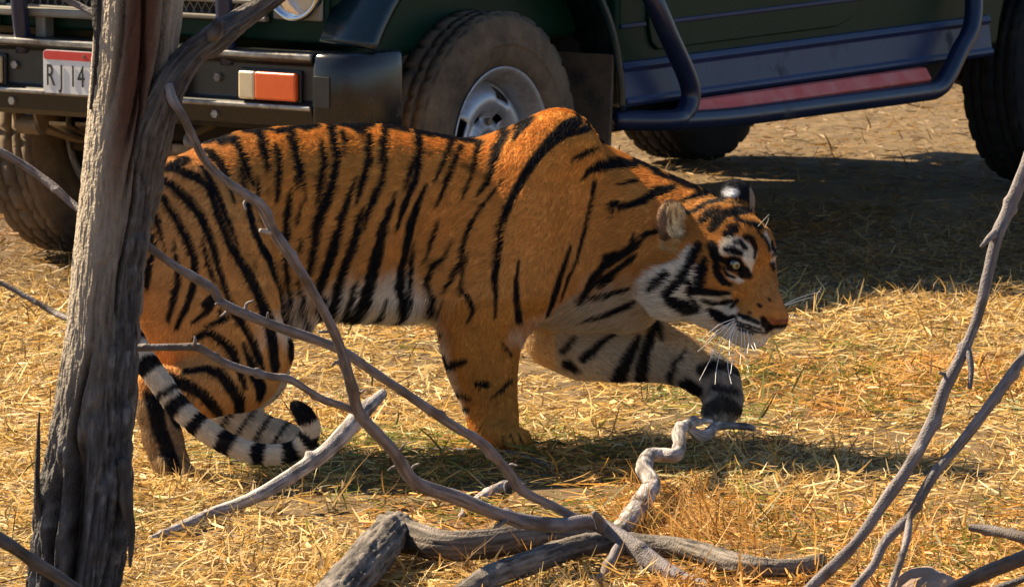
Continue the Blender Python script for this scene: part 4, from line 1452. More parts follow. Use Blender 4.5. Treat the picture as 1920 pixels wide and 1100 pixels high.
def apply(kind, data, k, op='union'):
    pad = 0.03 + k
    b0, b1 = prim_bounds(kind, data, pad)
    i0 = np.clip(np.floor((b0 - lo) / VOX).astype(int), 0, dims)
    i1 = np.clip(np.ceil((b1 - lo) / VOX).astype(int) + 1, 0, dims)
    if np.any(i1 <= i0): return
    ax = [lo[d] + VOX * np.arange(i0[d], i1[d]) for d in range(3)]
    for xs in range(0, len(ax[0]), 48):
        xa = ax[0][xs:xs + 48]
        P = np.stack(np.meshgrid(xa, ax[1], ax[2], indexing='ij'), -1)
        d = prim_dist(kind, data, P).astype(np.float32)
        sl = (slice(i0[0] + xs, i0[0] + xs + len(xa)), slice(i0[1], i1[1]), slice(i0[2], i1[2]))
        a = FIELD[sl]
        if op == 'union':
            h = np.clip(0.5 + 0.5 * (a - d) / k, 0, 1)
            FIELD[sl] = a * (1 - h) + d * h - k * h * (1 - h)
        else:
            h = np.clip(0.5 - 0.5 * (a + d) / k, 0, 1)
            FIELD[sl] = a * (1 - h) - d * h + k * h * (1 - h)


for g_, kd, dt, k in PRIMS:
    apply(kd, dt, k)
# ear cups, nostrils, mouth line, eye sockets
apply('ell', (EN + EN_B[:, 0] * .020, np.array([.021, .031, .039]), EN_B), .006, 'sub')
# hollows behind the shoulder, before the thigh and at the base of the neck
for a_, b_, ra_, rb_ in ((T(905, 350, 12.985), T(815, 520, 12.985), .085, .085), (T(575, 400, 12.855), T(580, 570, 12.865), .065, .07), (T(1118, 360, 13.045), T(1105, 540, 13.045), .075, .07),
                         (T(640, 300, 12.855), T(760, 300, 12.915), .07, .07)):
    apply('cap', (a_, b_, ra_, rb_, 1.0), .06, 'sub')
apply('ell', (EF + EF_B[:, 0] * .020, np.array([.018, .028, .032]), EF_B), .006, 'sub')
for s in (-1, 1):
    apply('cap', (hw((.180, s * .012, -.039)), hw((.172, s * .024, -.043)), .0055, .004, 1.0), .004, 'sub')
    apply('cap', (hw((.170, s * .012, -.083)), hw((.092, s * .052, -.081)), .0035, .0045, 1.0), .005, 'sub')
    apply('cap', (hw((.180, 0, -.052)), hw((.172, 0, -.074)), .003, .003, 1.0), .004, 'sub')


def field_at(p):
    q = (np.asarray(p) - lo) / VOX
    i = np.clip(np.floor(q).astype(int), 0, dims - 2)
    f = np.clip(q - i, 0, 1)
    r = 0
    for dx in (0, 1):
        for dy in (0, 1):
            for dz in (0, 1):
                w = (f[..., 0] if dx else 1 - f[..., 0]) * (f[..., 1] if dy else 1 - f[..., 1]) * (f[..., 2] if dz else 1 - f[..., 2])
                r = r + w * FIELD[i[..., 0] + dx, i[..., 1] + dy, i[..., 2] + dz]
    return r


def surf_hit(p0, d, t0, t1):
    for t in np.arange(t0, t1, 0.0015):
        if field_at(p0 + d * t) < 0: return p0 + d * t
    return p0 + d * t1


# eyes: found on the face, then sunk into a shallow socket
vd = ray(1378, 497); vd = vd / np.linalg.norm(vd)
eye_n = surf_hit(_C, vd, 12.7, 13.3)
eye_loc = HR.T @ (eye_n - HT) / HS
eyes = []
for s in (-1, 1):
    e = hw((eye_loc[0], s * abs(eye_loc[1]), eye_loc[2]))
    outw = HR @ np.array([0.72, s * 0.66, 0.12]); outw /= np.linalg.norm(outw)
    c = e - outw * 0.0105
    apply('ell', (c + outw * .006, np.array([.0125, .0185, .0115]), basis(outw, HR @ np.array([0.35, 0, 1]))), .004, 'sub')
    eyes.append((c, outw))

# ---- surface nets
Sg = FIELD < 0
c8 = [(0, 0, 0), (1, 0, 0), (0, 1, 0), (1, 1, 0), (0, 0, 1), (1, 0, 1), (0, 1, 1), (1, 1, 1)]
sh = tuple(dims - 1)
cnt = np.zeros(sh, np.int8)
for o_ in c8:
    cnt += Sg[o_[0]:o_[0] + sh[0], o_[1]:o_[1] + sh[1], o_[2]:o_[2] + sh[2]]
act = np.argwhere((cnt > 0) & (cnt < 8))
del cnt
vals = np.stack([FIELD[act[:, 0] + a, act[:, 1] + b, act[:, 2] + c] for a, b, c in c8], 1)
acc = np.zeros((len(act), 3)); num = np.zeros(len(act))
for i in range(8):
    for j in range(i + 1, 8):
        if sum(abs(c8[i][k] - c8[j][k]) for k in range(3)) != 1: continue
        m = (vals[:, i] < 0) != (vals[:, j] < 0)
        t = vals[:, i] / (vals[:, i] - vals[:, j] + 1e-12)
        p = np.array(c8[i])[None] + t[:, None] * (np.array(c8[j]) - np.array(c8[i]))[None]
        acc[m] += p[m]; num[m] += 1
TV = lo + VOX * (act + acc / num[:, None])
idx = np.full(sh, -1, np.int32)
idx[act[:, 0], act[:, 1], act[:, 2]] = np.arange(len(act))
quads = []
for axis in range(3):
    o1, o2 = [(1, 2), (2, 0), (0, 1)][axis]
    A_ = Sg
    sl0 = [slice(None)] * 3; sl1 = [slice(None)] * 3
    sl0[axis] = slice(0, -1); sl1[axis] = slice(1, None)
    ch = A_[tuple(sl0)] != A_[tuple(sl1)]
    e = np.argwhere(ch)
    ins = A_[tuple(sl0)][ch]
    ok = (e[:, o1] > 0) & (e[:, o2] > 0) & (e[:, o1] < sh[o1]) & (e[:, o2] < sh[o2]) & (e[:, axis] < sh[axis])
    e, ins = e[ok], ins[ok]
    d1 = np.zeros(3, int); d1[o1] = 1
    d2 = np.zeros(3, int); d2[o2] = 1
    qd = np.stack([idx[tuple((e - d1 - d2).T)], idx[tuple((e - d2).T)], idx[tuple(e.T)], idx[tuple((e - d1).T)]], 1)
    qd[~ins] = qd[~ins][:, ::-1]
    quads.append(qd)
TQ = np.concatenate(quads)
del Sg, idx
# light smoothing
E_ = np.concatenate([TQ[:, [0, 1]], TQ[:, [1, 2]], TQ[:, [2, 3]], TQ[:, [3, 0]]])
for it in range(3):
    s_ = np.zeros_like(TV); n_ = np.zeros(len(TV))
    for k in range(3):
        s_[:, k] = np.bincount(E_[:, 0], TV[E_[:, 1], k], len(TV)) + np.bincount(E_[:, 1], TV[E_[:, 0], k], len(TV))
    n_ = np.bincount(E_[:, 0], minlength=len(TV)) + np.bincount(E_[:, 1], minlength=len(TV))
    TV = TV * 0.4 + 0.6 * s_ / n_[:, None]


def grad_at(P, h=0.006):
    g3 = np.stack([field_at(P + np.eye(3)[k] * h) - field_at(P - np.eye(3)[k] * h) for k in range(3)], -1)
    return g3 / (np.linalg.norm(g3, axis=-1, keepdims=True) + 1e-9)


GROUPS = ['torso', 'nf', 'nh', 'fh', 'ff', 'head', 'earn', 'earf', 'tail']


def group_of(P):
    best = np.full(len(P), 9.0); gid = np.zeros(len(P), int)
    for g_, kd, dt, k in PRIMS:
        b0, b1 = prim_bounds(kd, dt, .02)
        m = np.all((P > b0) & (P < b1), 1)
        if not m.any(): continue
        d = prim_dist(kd, dt, P[m])
        ii = np.where(m)[0]
        u = d < best[ii]
        best[ii[u]] = d[u]; gid[ii[u]] = GROUPS.index(g_)
    return gid


# ------------------------------------------------------------------ coat chart (stripes traced on the flank)
X0, Y0, CW, CH = 180, 180, 1330, 740
yyc, xxc = np.mgrid[0:CH, 0:CW]
xxc = (xxc + X0).astype(np.float32); yyc = (yyc + Y0).astype(np.float32)


def new_chart():
    return np.zeros((CH, CW), np.float32)


def draw(ch, pts, soft=1.6):
    pts = [(a, b, c * 1.18 + 1.2) for a, b, c in pts]
    for (x0, y0, w0), (x1, y1, w1) in zip(pts[:-1], pts[1:]):
        pad = max(w0, w1) / 2 + 4
        a0, a1 = int(max(0, min(x0, x1) - pad - X0)), int(min(CW, max(x0, x1) + pad - X0 + 1))
        b0, b1 = int(max(0, min(y0, y1) - pad - Y0)), int(min(CH, max(y0, y1) + pad - Y0 + 1))
        if a1 <= a0 or b1 <= b0: continue
        xs, ys = xxc[b0:b1, a0:a1], yyc[b0:b1, a0:a1]
        dx, dy = x1 - x0, y1 - y0
        t = np.clip(((xs - x0) * dx + (ys - y0) * dy) / (dx * dx + dy * dy + 1e-6), 0, 1)
        d = np.hypot(xs - x0 - t * dx, ys - y0 - t * dy) - (w0 + (w1 - w0) * t) / 2
        v = np.clip(0.5 - d / (2 * soft), 0, 1)
        ch[b0:b1, a0:a1] = np.maximum(ch[b0:b1, a0:a1], v)


def poly(ch, pts, soft=5.0, val=1.0):
    """soft-edged filled polygon"""
    P = np.array(pts, float)
    inside = np.zeros((CH, CW), bool)
    dmin = np.full((CH, CW), 1e9, np.float32)
    n = len(P)
    pad = soft * 2
    a0, a1 = int(max(0, P[:, 0].min() - pad - X0)), int(min(CW, P[:, 0].max() + pad - X0))
    b0, b1 = int(max(0, P[:, 1].min() - pad - Y0)), int(min(CH, P[:, 1].max() + pad - Y0))
    xs, ys = xxc[b0:b1, a0:a1], yyc[b0:b1, a0:a1]
    ins = np.zeros(xs.shape, bool); dm = np.full(xs.shape, 1e9, np.float32)
    for i in range(n):
        (x0, y0), (x1, y1) = P[i], P[(i + 1) % n]
        c = ((y0 > ys) != (y1 > ys)) & (xs < (x1 - x0) * (ys - y0) / (y1 - y0 + 1e-9) + x0)
        ins ^= c
        dx, dy = x1 - x0, y1 - y0
        t = np.clip(((xs - x0) * dx + (ys - y0) * dy) / (dx * dx + dy * dy + 1e-6), 0, 1)
        dm = np.minimum(dm, np.hypot(xs - x0 - t * dx, ys - y0 - t * dy))
    sd = np.where(ins, -dm, dm)
    ch[b0:b1, a0:a1] = np.maximum(ch[b0:b1, a0:a1], val * np.clip(0.5 - sd / (2 * soft), 0, 1))


def stripes(ch, ox, oy, s, lst, soft=1.6):
    m = 1.18 if s > 3 else 1.0
    for st in lst:
        draw(ch, [(ox + p[0] / s, oy + p[1] / s, m * p[2] / s) for p in st], soft)


def polys(ch, ox, oy, s, lst, soft=5.0):
    for st in lst:
        poly(ch, [(ox + p[0] / s, oy + p[1] / s) for p in st], soft)


BLK = new_chart()
stripes(BLK, 240, 200, 2.619, [
    [(125, 470, 14), (150, 560, 30), (165, 620, 18), (185, 710, 8)],
    [(105, 570, 18), (125, 640, 30), (130, 700, 26), (105, 790, 30), (95, 880, 24)],
    [(140, 415, 10), (180, 450, 30), (240, 540, 36), (290, 640, 36), (325, 740, 36), (330, 820, 34), (320, 900, 30), (290, 990, 26), (240, 1080, 20)],
    [(228, 650, 8), (240, 760, 22), (250, 860, 28), (225, 960, 26), (200, 1050, 18)],
    [(150, 355, 30), (220, 385, 36), (300, 455, 40), (360, 530, 38), (400, 630, 34), (430, 720, 28), (455, 810, 26), (480, 900, 24), (530, 1000, 30), (580, 1085, 36)],
    [(365, 650, 8), (390, 750, 22), (415, 830, 20), (430, 860, 10)],
    [(200, 300, 20), (260, 310, 36), (340, 345, 34), (400, 400, 30), (430, 490, 30), (470, 600, 30), (510, 690, 36), (570, 780, 40), (620, 870, 40), (660, 970, 40), (680, 1040, 36)],
    [(360, 295, 14), (400, 350, 24), (450, 440, 26), (480, 530, 22), (520, 620, 18), (550, 700, 10)],
    [(300, 262, 26), (250, 280, 40), (190, 305, 25)],
    [(400, 215, 30), (450, 255, 36), (480, 310, 34), (495, 380, 22), (525, 470, 10)],
    [(545, 180, 30), (575, 250, 34), (600, 330, 28), (615, 380, 14)],
    [(560, 300, 12), (580, 400, 22), (600, 530, 26), (640, 650, 30), (700, 760, 32), (745, 880, 28), (775, 1000, 24), (785, 1070, 18)],
    [(640, 340, 10), (645, 400, 22), (640, 440, 14)], [(655, 500, 10), (655, 560, 8)],
    [(665, 140, 40), (685, 220, 34), (695, 310, 12)],
    [(735, 190, 14), (750, 260, 26), (745, 350, 28), (738, 460, 14)],
    [(820, 140, 40), (835, 230, 34), (850, 310, 30), (835, 400, 12)], [(865, 280, 14), (872, 400, 14), (875, 460, 8)],
    [(805, 400, 14), (795, 500, 30), (785, 600, 34), (780, 700, 26), (790, 850, 24), (805, 970, 18), (820, 1070, 14)],
    [(850, 480, 10), (840, 570, 14)], [(855, 650, 14), (850, 710, 16)],
    [(965, 180, 14), (968, 270, 28), (955, 370, 28), (938, 470, 12)],
    [(1015, 100, 40), (1020, 170, 30), (1035, 250, 26), (1010, 380, 36), (975, 480, 44), (935, 580, 44), (920, 700, 36), (900, 820, 24)],
    [(1070, 130, 24), (1078, 180, 24), (1065, 240, 14)],
    [(1130, 345, 10), (1090, 440, 24), (1060, 540, 36), (1030, 660, 40), (985, 780, 44), (950, 880, 40), (950, 930, 30)],
    [(1195, 150, 30), (1185, 280, 30), (1150, 400, 26), (1125, 480, 10)],
    [(1165, 490, 12), (1130, 590, 32), (1110, 690, 36), (1060, 820, 40), (1040, 900, 44), (1030, 960, 40)],
    [(1200, 470, 14), (1175, 540, 20), (1160, 605, 10)],
    [(380, 970, 30), (425, 930, 40), (405, 985, 30), (385, 1010, 24), (320, 1055, 14)],
    [(455, 1000, 20), (485, 1035, 30), (430, 1055, 20), (380, 1075, 14)],
    [(840, 850, 16), (870, 960, 22), (900, 1040, 22)],
    [(470, 175, 30), (550, 160, 26)], [(740, 128, 18), (830, 112, 22)], [(880, 112, 22), (940, 98, 26)], [(1100, 78, 26), (1190, 100, 30)],
    [(980, 960, 50), (1030, 1000, 40)], [(1130, 860, 16), (1100, 970, 36), (1080, 1050, 30)], [(1200, 830, 20), (1180, 950, 36), (1140, 1050, 44)]])
stripes(BLK, 640, 200, 2.5, [
    [(70, 90, 30), (100, 115, 34), (140, 92, 20)],
    [(225, 100, 30), (210, 170, 32), (190, 265, 14)],
    [(220, 240, 12), (195, 350, 28), (150, 450, 30), (110, 570, 12)],
    [(370, 120, 30), (380, 220, 30), (350, 340, 28), (310, 430, 26), (280, 510, 20), (262, 575, 8)],
    [(355, 240, 10), (325, 310, 18), (300, 385, 8)],
    [(262, 405, 10), (230, 490, 28), (195, 600, 40), (165, 720, 46), (140, 830, 50), (110, 950, 50), (95, 1030, 36)],
    [(400, 365, 12), (365, 450, 26), (330, 540, 34), (310, 650, 28), (285, 750, 34), (280, 850, 40), (310, 930, 40), (320, 980, 30)],
    [(540, 155, 30), (500, 230, 22), (440, 350, 8)],
    [(575, 195, 20), (530, 280, 22), (490, 370, 18), (450, 465, 8)],
    [(660, 175, 24), (635, 260, 20), (605, 350, 18), (568, 435, 8)],
    [(785, 105, 30), (740, 190, 30), (715, 290, 24), (690, 360, 18), (640, 415, 12)],
    [(460, 525, 8), (435, 610, 18), (395, 725, 10)],
    [(345, 635, 10), (335, 720, 20), (325, 820, 20), (330, 900, 14)],
    [(890, 50, 36), (850, 90, 34), (810, 155, 16)],
    [(1110, 70, 40), (1060, 100, 66), (1000, 150, 52), (940, 210, 40), (880, 290, 36), (820, 390, 32), (775, 490, 30), (750, 600, 26), (735, 700, 26), (722, 790, 26), (725, 880, 20), (722, 985, 10)],
    [(1050, 140, 14), (1100, 120, 24), (1155, 98, 30)],
    [(760, 340, 8), (730, 385, 14), (660, 470, 16), (610, 560, 20), (575, 650, 20), (560, 730, 20), (520, 810, 18), (485, 860, 10)],
    [(600, 675, 8), (575, 750, 18), (562, 850, 18), (600, 900, 20), (622, 950, 20), (590, 1010, 10)],
    [(525, 630, 8), (490, 700, 14), (430, 750, 24), (405, 810, 24), (415, 860, 20)],
    [(832, 715, 8), (822, 800, 20), (820, 900, 26), (835, 1000, 30)],
    [(1075, 650, 10), (1040, 750, 20), (1005, 860, 24), (970, 970, 14)],
    [(1190, 345, 16), (1170, 470, 18), (1140, 590, 14), (1100, 720, 12), (1060, 810, 14), (1035, 890, 8)],
    [(1200, 190, 16), (1150, 210, 24), (1085, 245, 10)], [(1225, 172, 20), (1265, 185, 24)],
    [(1400, 275, 24), (1300, 270, 40), (1220, 270, 44), (1160, 300, 26), (1130, 340, 10)],
    [(1310, 362, 10), (1400, 350, 16)],
    [(1390, 640, 36), (1320, 690, 30), (1240, 740, 40), (1190, 800, 44), (1160, 860, 36), (1140, 910, 20)],
    [(1380, 690, 20), (1350, 725, 20), (1300, 760, 24), (1230, 820, 34)],
    [(1190, 885, 16), (1280, 870, 20), (1370, 840, 14)],
    [(1160, 990, 10), (1280, 960, 16), (1390, 925, 10)],
    [(60, 850, 10), (80, 990, 30)], [(215, 900, 14), (195, 1000, 34)], [(420, 870, 24), (440, 940, 30), (472, 920, 20)],
    [(410, 130, 20), (440, 140, 22)], [(460, 135, 16), (600, 148, 12)], [(-10, 85, 20), (40, 80, 24)], [(240, 100, 16), (290, 105, 20)]])
stripes(BLK, 1140, 300, 2.619, [
    [(25, 215, 30), (100, 220, 30), (190, 195, 36), (260, 155, 40), (340, 135, 24)],
    [(25, 215, 14), (22, 280, 6)],
    [(350, 220, 10), (420, 190, 24), (500, 170, 30), (545, 178, 20)],
    [(380, 270, 12), (440, 262, 20), (500, 222, 22), (590, 205, 20)],
    [(470, 310, 30), (510, 275, 36), (555, 250, 20)],
    [(250, 68, 16), (350, 108, 16), (450, 150, 24)],
    [(130, 365, 22), (130, 420, 28), (80, 450, 28), (0, 480, 46)],
    [(150, 410, 14), (190, 360, 24), (250, 345, 18)],
    [(130, 470, 20), (60, 530, 28), (0, 590, 36)],
    [(0, 745, 14), (80, 725, 20), (160, 690, 12)], [(0, 665, 14), (80, 640, 16), (130, 620, 8)],
    [(245, 640, 26), (285, 600, 34), (315, 570, 26)],
    [(405, 560, 30), (370, 600, 26), (320, 660, 34)], [(330, 690, 40), (400, 720, 60), (450, 735, 30)],
    [(455, 430, 40), (420, 500, 44), (395, 560, 26), (350, 610, 18)],
    [(485, 490, 20), (470, 550, 44), (462, 600, 40), (470, 645, 24)],
    [(520, 430, 44), (535, 490, 36), (540, 560, 34), (570, 600, 30), (610, 615, 14)],
    [(410, 600, 26), (430, 640, 30), (520, 650, 28), (600, 655, 14)], [(410, 640, 14), (440, 690, 16), (465, 720, 12)],
    [(480, 685, 12), (520, 698, 22), (580, 700, 22), (612, 690, 12)], [(610, 720, 12), (640, 685, 12)],
    [(510, 740, 30), (550, 770, 46), (590, 790, 40), (615, 770, 20)]])
stripes(BLK, 1300, 360, 3.667, [
    [(150, 260, 50), (190, 200, 58), (240, 165, 46), (330, 148, 46), (400, 150, 26)],
    [(235, 300, 36), (270, 275, 58), (305, 255, 36)],
    [(320, 210, 18), (390, 230, 26), (465, 258, 26)], [(310, 160, 30), (310, 215, 16)],
    [(270, 95, 12), (330, 100, 12)],
    [(450, 290, 12), (500, 340, 14), (525, 410, 14)],
    [(225, 405, 18), (280, 410, 36), (330, 430, 26)], [(290, 360, 18), (330, 345, 18), (360, 390, 28)],
    [(360, 320, 22), (405, 335, 28), (430, 400, 20), (418, 460, 10)],
    [(540, 360, 14), (545, 400, 18), (575, 435, 16), (545, 440, 10)],
    [(225, 482, 34), (270, 460, 26), (312, 470, 22), (335, 500, 22)],
    [(232, 490, 18), (245, 530, 16), (290, 546, 16), (330, 532, 20)],
    [(322, 520, 34), (350, 555, 62), (384, 578, 34)],
    [(210, 525, 16), (240, 570, 18), (290, 588, 14)],
    [(215, 478, 26), (190, 455, 24)],
    [(318, 845, 18), (380, 868, 28), (450, 898, 22)],
    [(290, 855, 14), (300, 880, 10)],
    [(480, 868, 26), (495, 905, 44), (530, 930, 34), (500, 940, 20)],
    [(500, 915, 30), (560, 925, 20), (640, 915, 18)], [(540, 935, 12), (500, 965, 10), (430, 960, 8)],
    [(385, 830, 12), (396, 832, 12)], [(450, 775, 14), (465, 785, 14)], [(520, 735, 12), (528, 745, 12)],
    [(540, 500, 22), (550, 540, 16)]])
for r_, x0_, x1_, y0_, y1_, n_ in ((0, 300, 460, 892, 940, 9), (1, 305, 430, 915, 955, 8), (2, 320, 400, 945, 970, 5)):
    for k in range(n_):
        t = k / (n_ - 1)
        px_, py_ = x0_ + (x1_ - x0_) * t, y0_ + (y1_ - y0_) * t
        stripes(BLK, 1300, 360, 3.667, [[(px_, py_, 12), (px_ + 8, py_ + 3, 12)]], 1.0)
for sp in ([(395, 266, 7), (440, 251, 8)], [(465, 248, 7), (512, 243, 8)], [(558, 240, 7), (604, 237, 8)], [(650, 235, 9), (705, 237, 9)], [(738, 241, 7), (772, 246, 8)], [(798, 251, 8), (850, 261, 8)], [(858, 262, 8), (908, 267, 8)],
           [(1195, 303, 7), (1240, 323, 8)], [(1262, 332, 7), (1300, 348, 8)]):
    draw(BLK, sp)
for sp in ([(958, 812, 2), (966, 832, 2)], [(942, 816, 2), (948, 834, 2)], [(974, 812, 2), (982, 830, 2)]):
    draw(BLK, sp, 1.2)
# hind leg lower
stripes(BLK, 220, 520, 2.6185, [
    [(390, 290, 30), (450, 265, 30), (520, 310, 36), (570, 360, 44), (590, 420, 30), (620, 500, 30), (635, 545, 14)],
    [(330, 460, 20), (440, 445, 30), (510, 470, 50), (560, 540, 50), (600, 600, 50), (605, 650, 40)],
    [(260, 490, 40), (330, 520, 56), (420, 570, 50), (470, 630, 50), (510, 670, 40)],
    [(560, 150, 30), (620, 230, 34), (670, 320, 34), (700, 400, 30), (715, 450, 14)],
    [(620, 320, 12), (655, 400, 30), (680, 480, 50), (705, 540, 50), (700, 590, 24)],
    [(650, 0, 40), (700, 90, 44), (745, 200, 44), (765, 330, 44), (775, 430, 40), (775, 460, 24)],
    [(780, 0, 24), (820, 130, 24), (840, 250, 24)], [(850, 280, 20), (855, 390, 26)],
    [(150, 560, 30), (190, 640, 70), (210, 740, 60), (250, 860, 60), (300, 960, 50)], [(210, 560, 60), (260, 640, 40), (300, 720, 30)]])
# near foreleg marks
stripes(BLK, 760, 540, 2.8235, [
    [(205, 350, 16), (222, 412, 24)], [(222, 412, 38), (310, 385, 28)], [(375, 500, 24), (430, 510, 34)], [(450, 585, 8), (500, 540, 14), (556, 485, 18)],
    [(562, 350, 14), (510, 285, 6)], [(275, 550, 18), (335, 580, 18)], [(300, 630, 18), (330, 640, 22)], [(160, 200, 16), (190, 240, 16)]])
FFB = new_chart()
stripes(FFB, 760, 540, 2.8235, [
    [(990, 160, 16), (1100, 130, 20), (1250, 80, 14)],
    [(830, 330, 30), (860, 300, 28), (890, 262, 20)], [(850, 400, 50), (900, 430, 30)],
    [(935, 375, 40), (1010, 310, 34), (1100, 240, 20)],
    [(1115, 490, 70), (1170, 380, 60), (1230, 260, 30)],
    [(1235, 480, 60), (1265, 340, 54), (1320, 190, 40)], [(1330, 170, 20), (1352, 270, 20)],
    [(1390, 480, 30), (1420, 400, 24), (1480, 330, 14)],
    [(1480, 520, 80), (1540, 540, 60)], [(1570, 430, 60), (1660, 400, 50), (1750, 440, 30)], [(1610, 640, 60), (1680, 600, 70), (1760, 640, 50)], [(1640, 520, 40), (1740, 540, 40)]], 3.0)

WHT = new_chart()
polys(WHT, 640, 200, 2.5, [
    [(-120, 1100), (-90, 930), (0, 850), (140, 810), (300, 800), (400, 850), (430, 960), (460, 1100)],
    [(990, 1000), (1060, 930), (1150, 850), (1280, 830), (1400, 850), (1460, 900), (1460, 1100), (830, 1100), (880, 1030)],
    [(-350, 1100), (-330, 1000), (-150, 900), (-100, 1100)]], 24.0)
polys(WHT, 1140, 300, 2.619, [
    [(180, 700), (190, 600), (250, 540), (330, 500), (420, 480), (440, 560), (400, 640), (500, 660), (600, 650), (620, 700), (640, 740), (600, 800), (480, 780), (300, 780)],
    [(330, 520), (400, 430), (440, 420), (430, 520), (380, 600)]], 4.0)
polys(WHT, 1300, 360, 3.667, [
    [(180, 440), (190, 360), (230, 310), (340, 320), (400, 370), (440, 420), (410, 520), (395, 560), (375, 520), (330, 450), (260, 440)],
    [(218, 520), (240, 545), (285, 572), (335, 592), (352, 615), (310, 622), (235, 590)],
    [(500, 280), (520, 330), (560, 400), (560, 470), (520, 400), (480, 320)], [(530, 470), (552, 460), (560, 520), (540, 530)],
    [(280, 845), (330, 838), (460, 880), (490, 930), (500, 960), (440, 1010), (380, 1030), (300, 980), (270, 900)],
    [(200, 900), (300, 870), (480, 930), (560, 940), (620, 920), (620, 1000), (520, 1080), (380, 1120), (200, 1060)],
    [(0, 560), (50, 500), (60, 600), (80, 650), (0, 680)], [(0, 720), (80, 720), (260, 720), (280, 745), (250, 830), (130, 800), (0, 800)]], 2.2)
polys(WHT, 760, 540, 2.8235, [[(170, 270), (215, 330), (245, 430), (270, 520), (330, 660), (300, 660), (230, 480), (180, 340)]], 8.0)
PNK = new_chart()
stripes(PNK, 1300, 360, 3.667, [[(535, 880, 8), (570, 888, 14), (650, 880, 12)]], 2)


def sample(ch, u, v):
    i = np.clip(v - Y0, 0, CH - 1.01); j = np.clip(u - X0, 0, CW - 1.01)
    i0, j0 = np.floor(i).astype(int), np.floor(j).astype(int)
    fi, fj = i - i0, j - j0
    return (ch[i0, j0] * (1 - fi) * (1 - fj) + ch[i0 + 1, j0] * fi * (1 - fj) + ch[i0, j0 + 1] * (1 - fi) * fj + ch[i0 + 1, j0 + 1] * fi * fj)


tail_L = np.concatenate([[0], np.cumsum(np.linalg.norm(np.diff(tp, axis=0), axis=1))])
# tail bands given in chart pixels along the tail, turned into arc lengths
tail_uv = np.stack(side_uv(tp), 1)


def tail_s(P):
    best = np.full(len(P), 9.0); s = np.zeros(len(P))
    for i in range(len(tp) - 1):
        a, b = tp[i], tp[i + 1]
        t = np.clip(((P - a) @ (b - a)) / ((b - a) @ (b - a)), 0, 1)
        d = np.linalg.norm(P - a - t[:, None] * (b - a), axis=1)
        u = d < best
        best[u] = d[u]; s[u] = (tail_L[i] + t * (tail_L[i + 1] - tail_L[i]))[u]
    return s


def uv_to_s(x, y):
    return tail_L[np.argmin(np.hypot(tail_uv[:, 0] - x, tail_uv[:, 1] - y))]


BANDS = []
for cx, cy, w in ((150, 400, 66), (240, 535, 34), (290, 612, 70), (385, 705, 62), (520, 790, 86), (665, 850, 60), (850, 868, 90), (940, 800, 54), (905, 660, 150), (120, 270, 50)):
    BANDS.append((uv_to_s(220 + cx / 2.6185, 520 + cy / 2.6185), w / 2.6185 / (FPX / 12.62)))


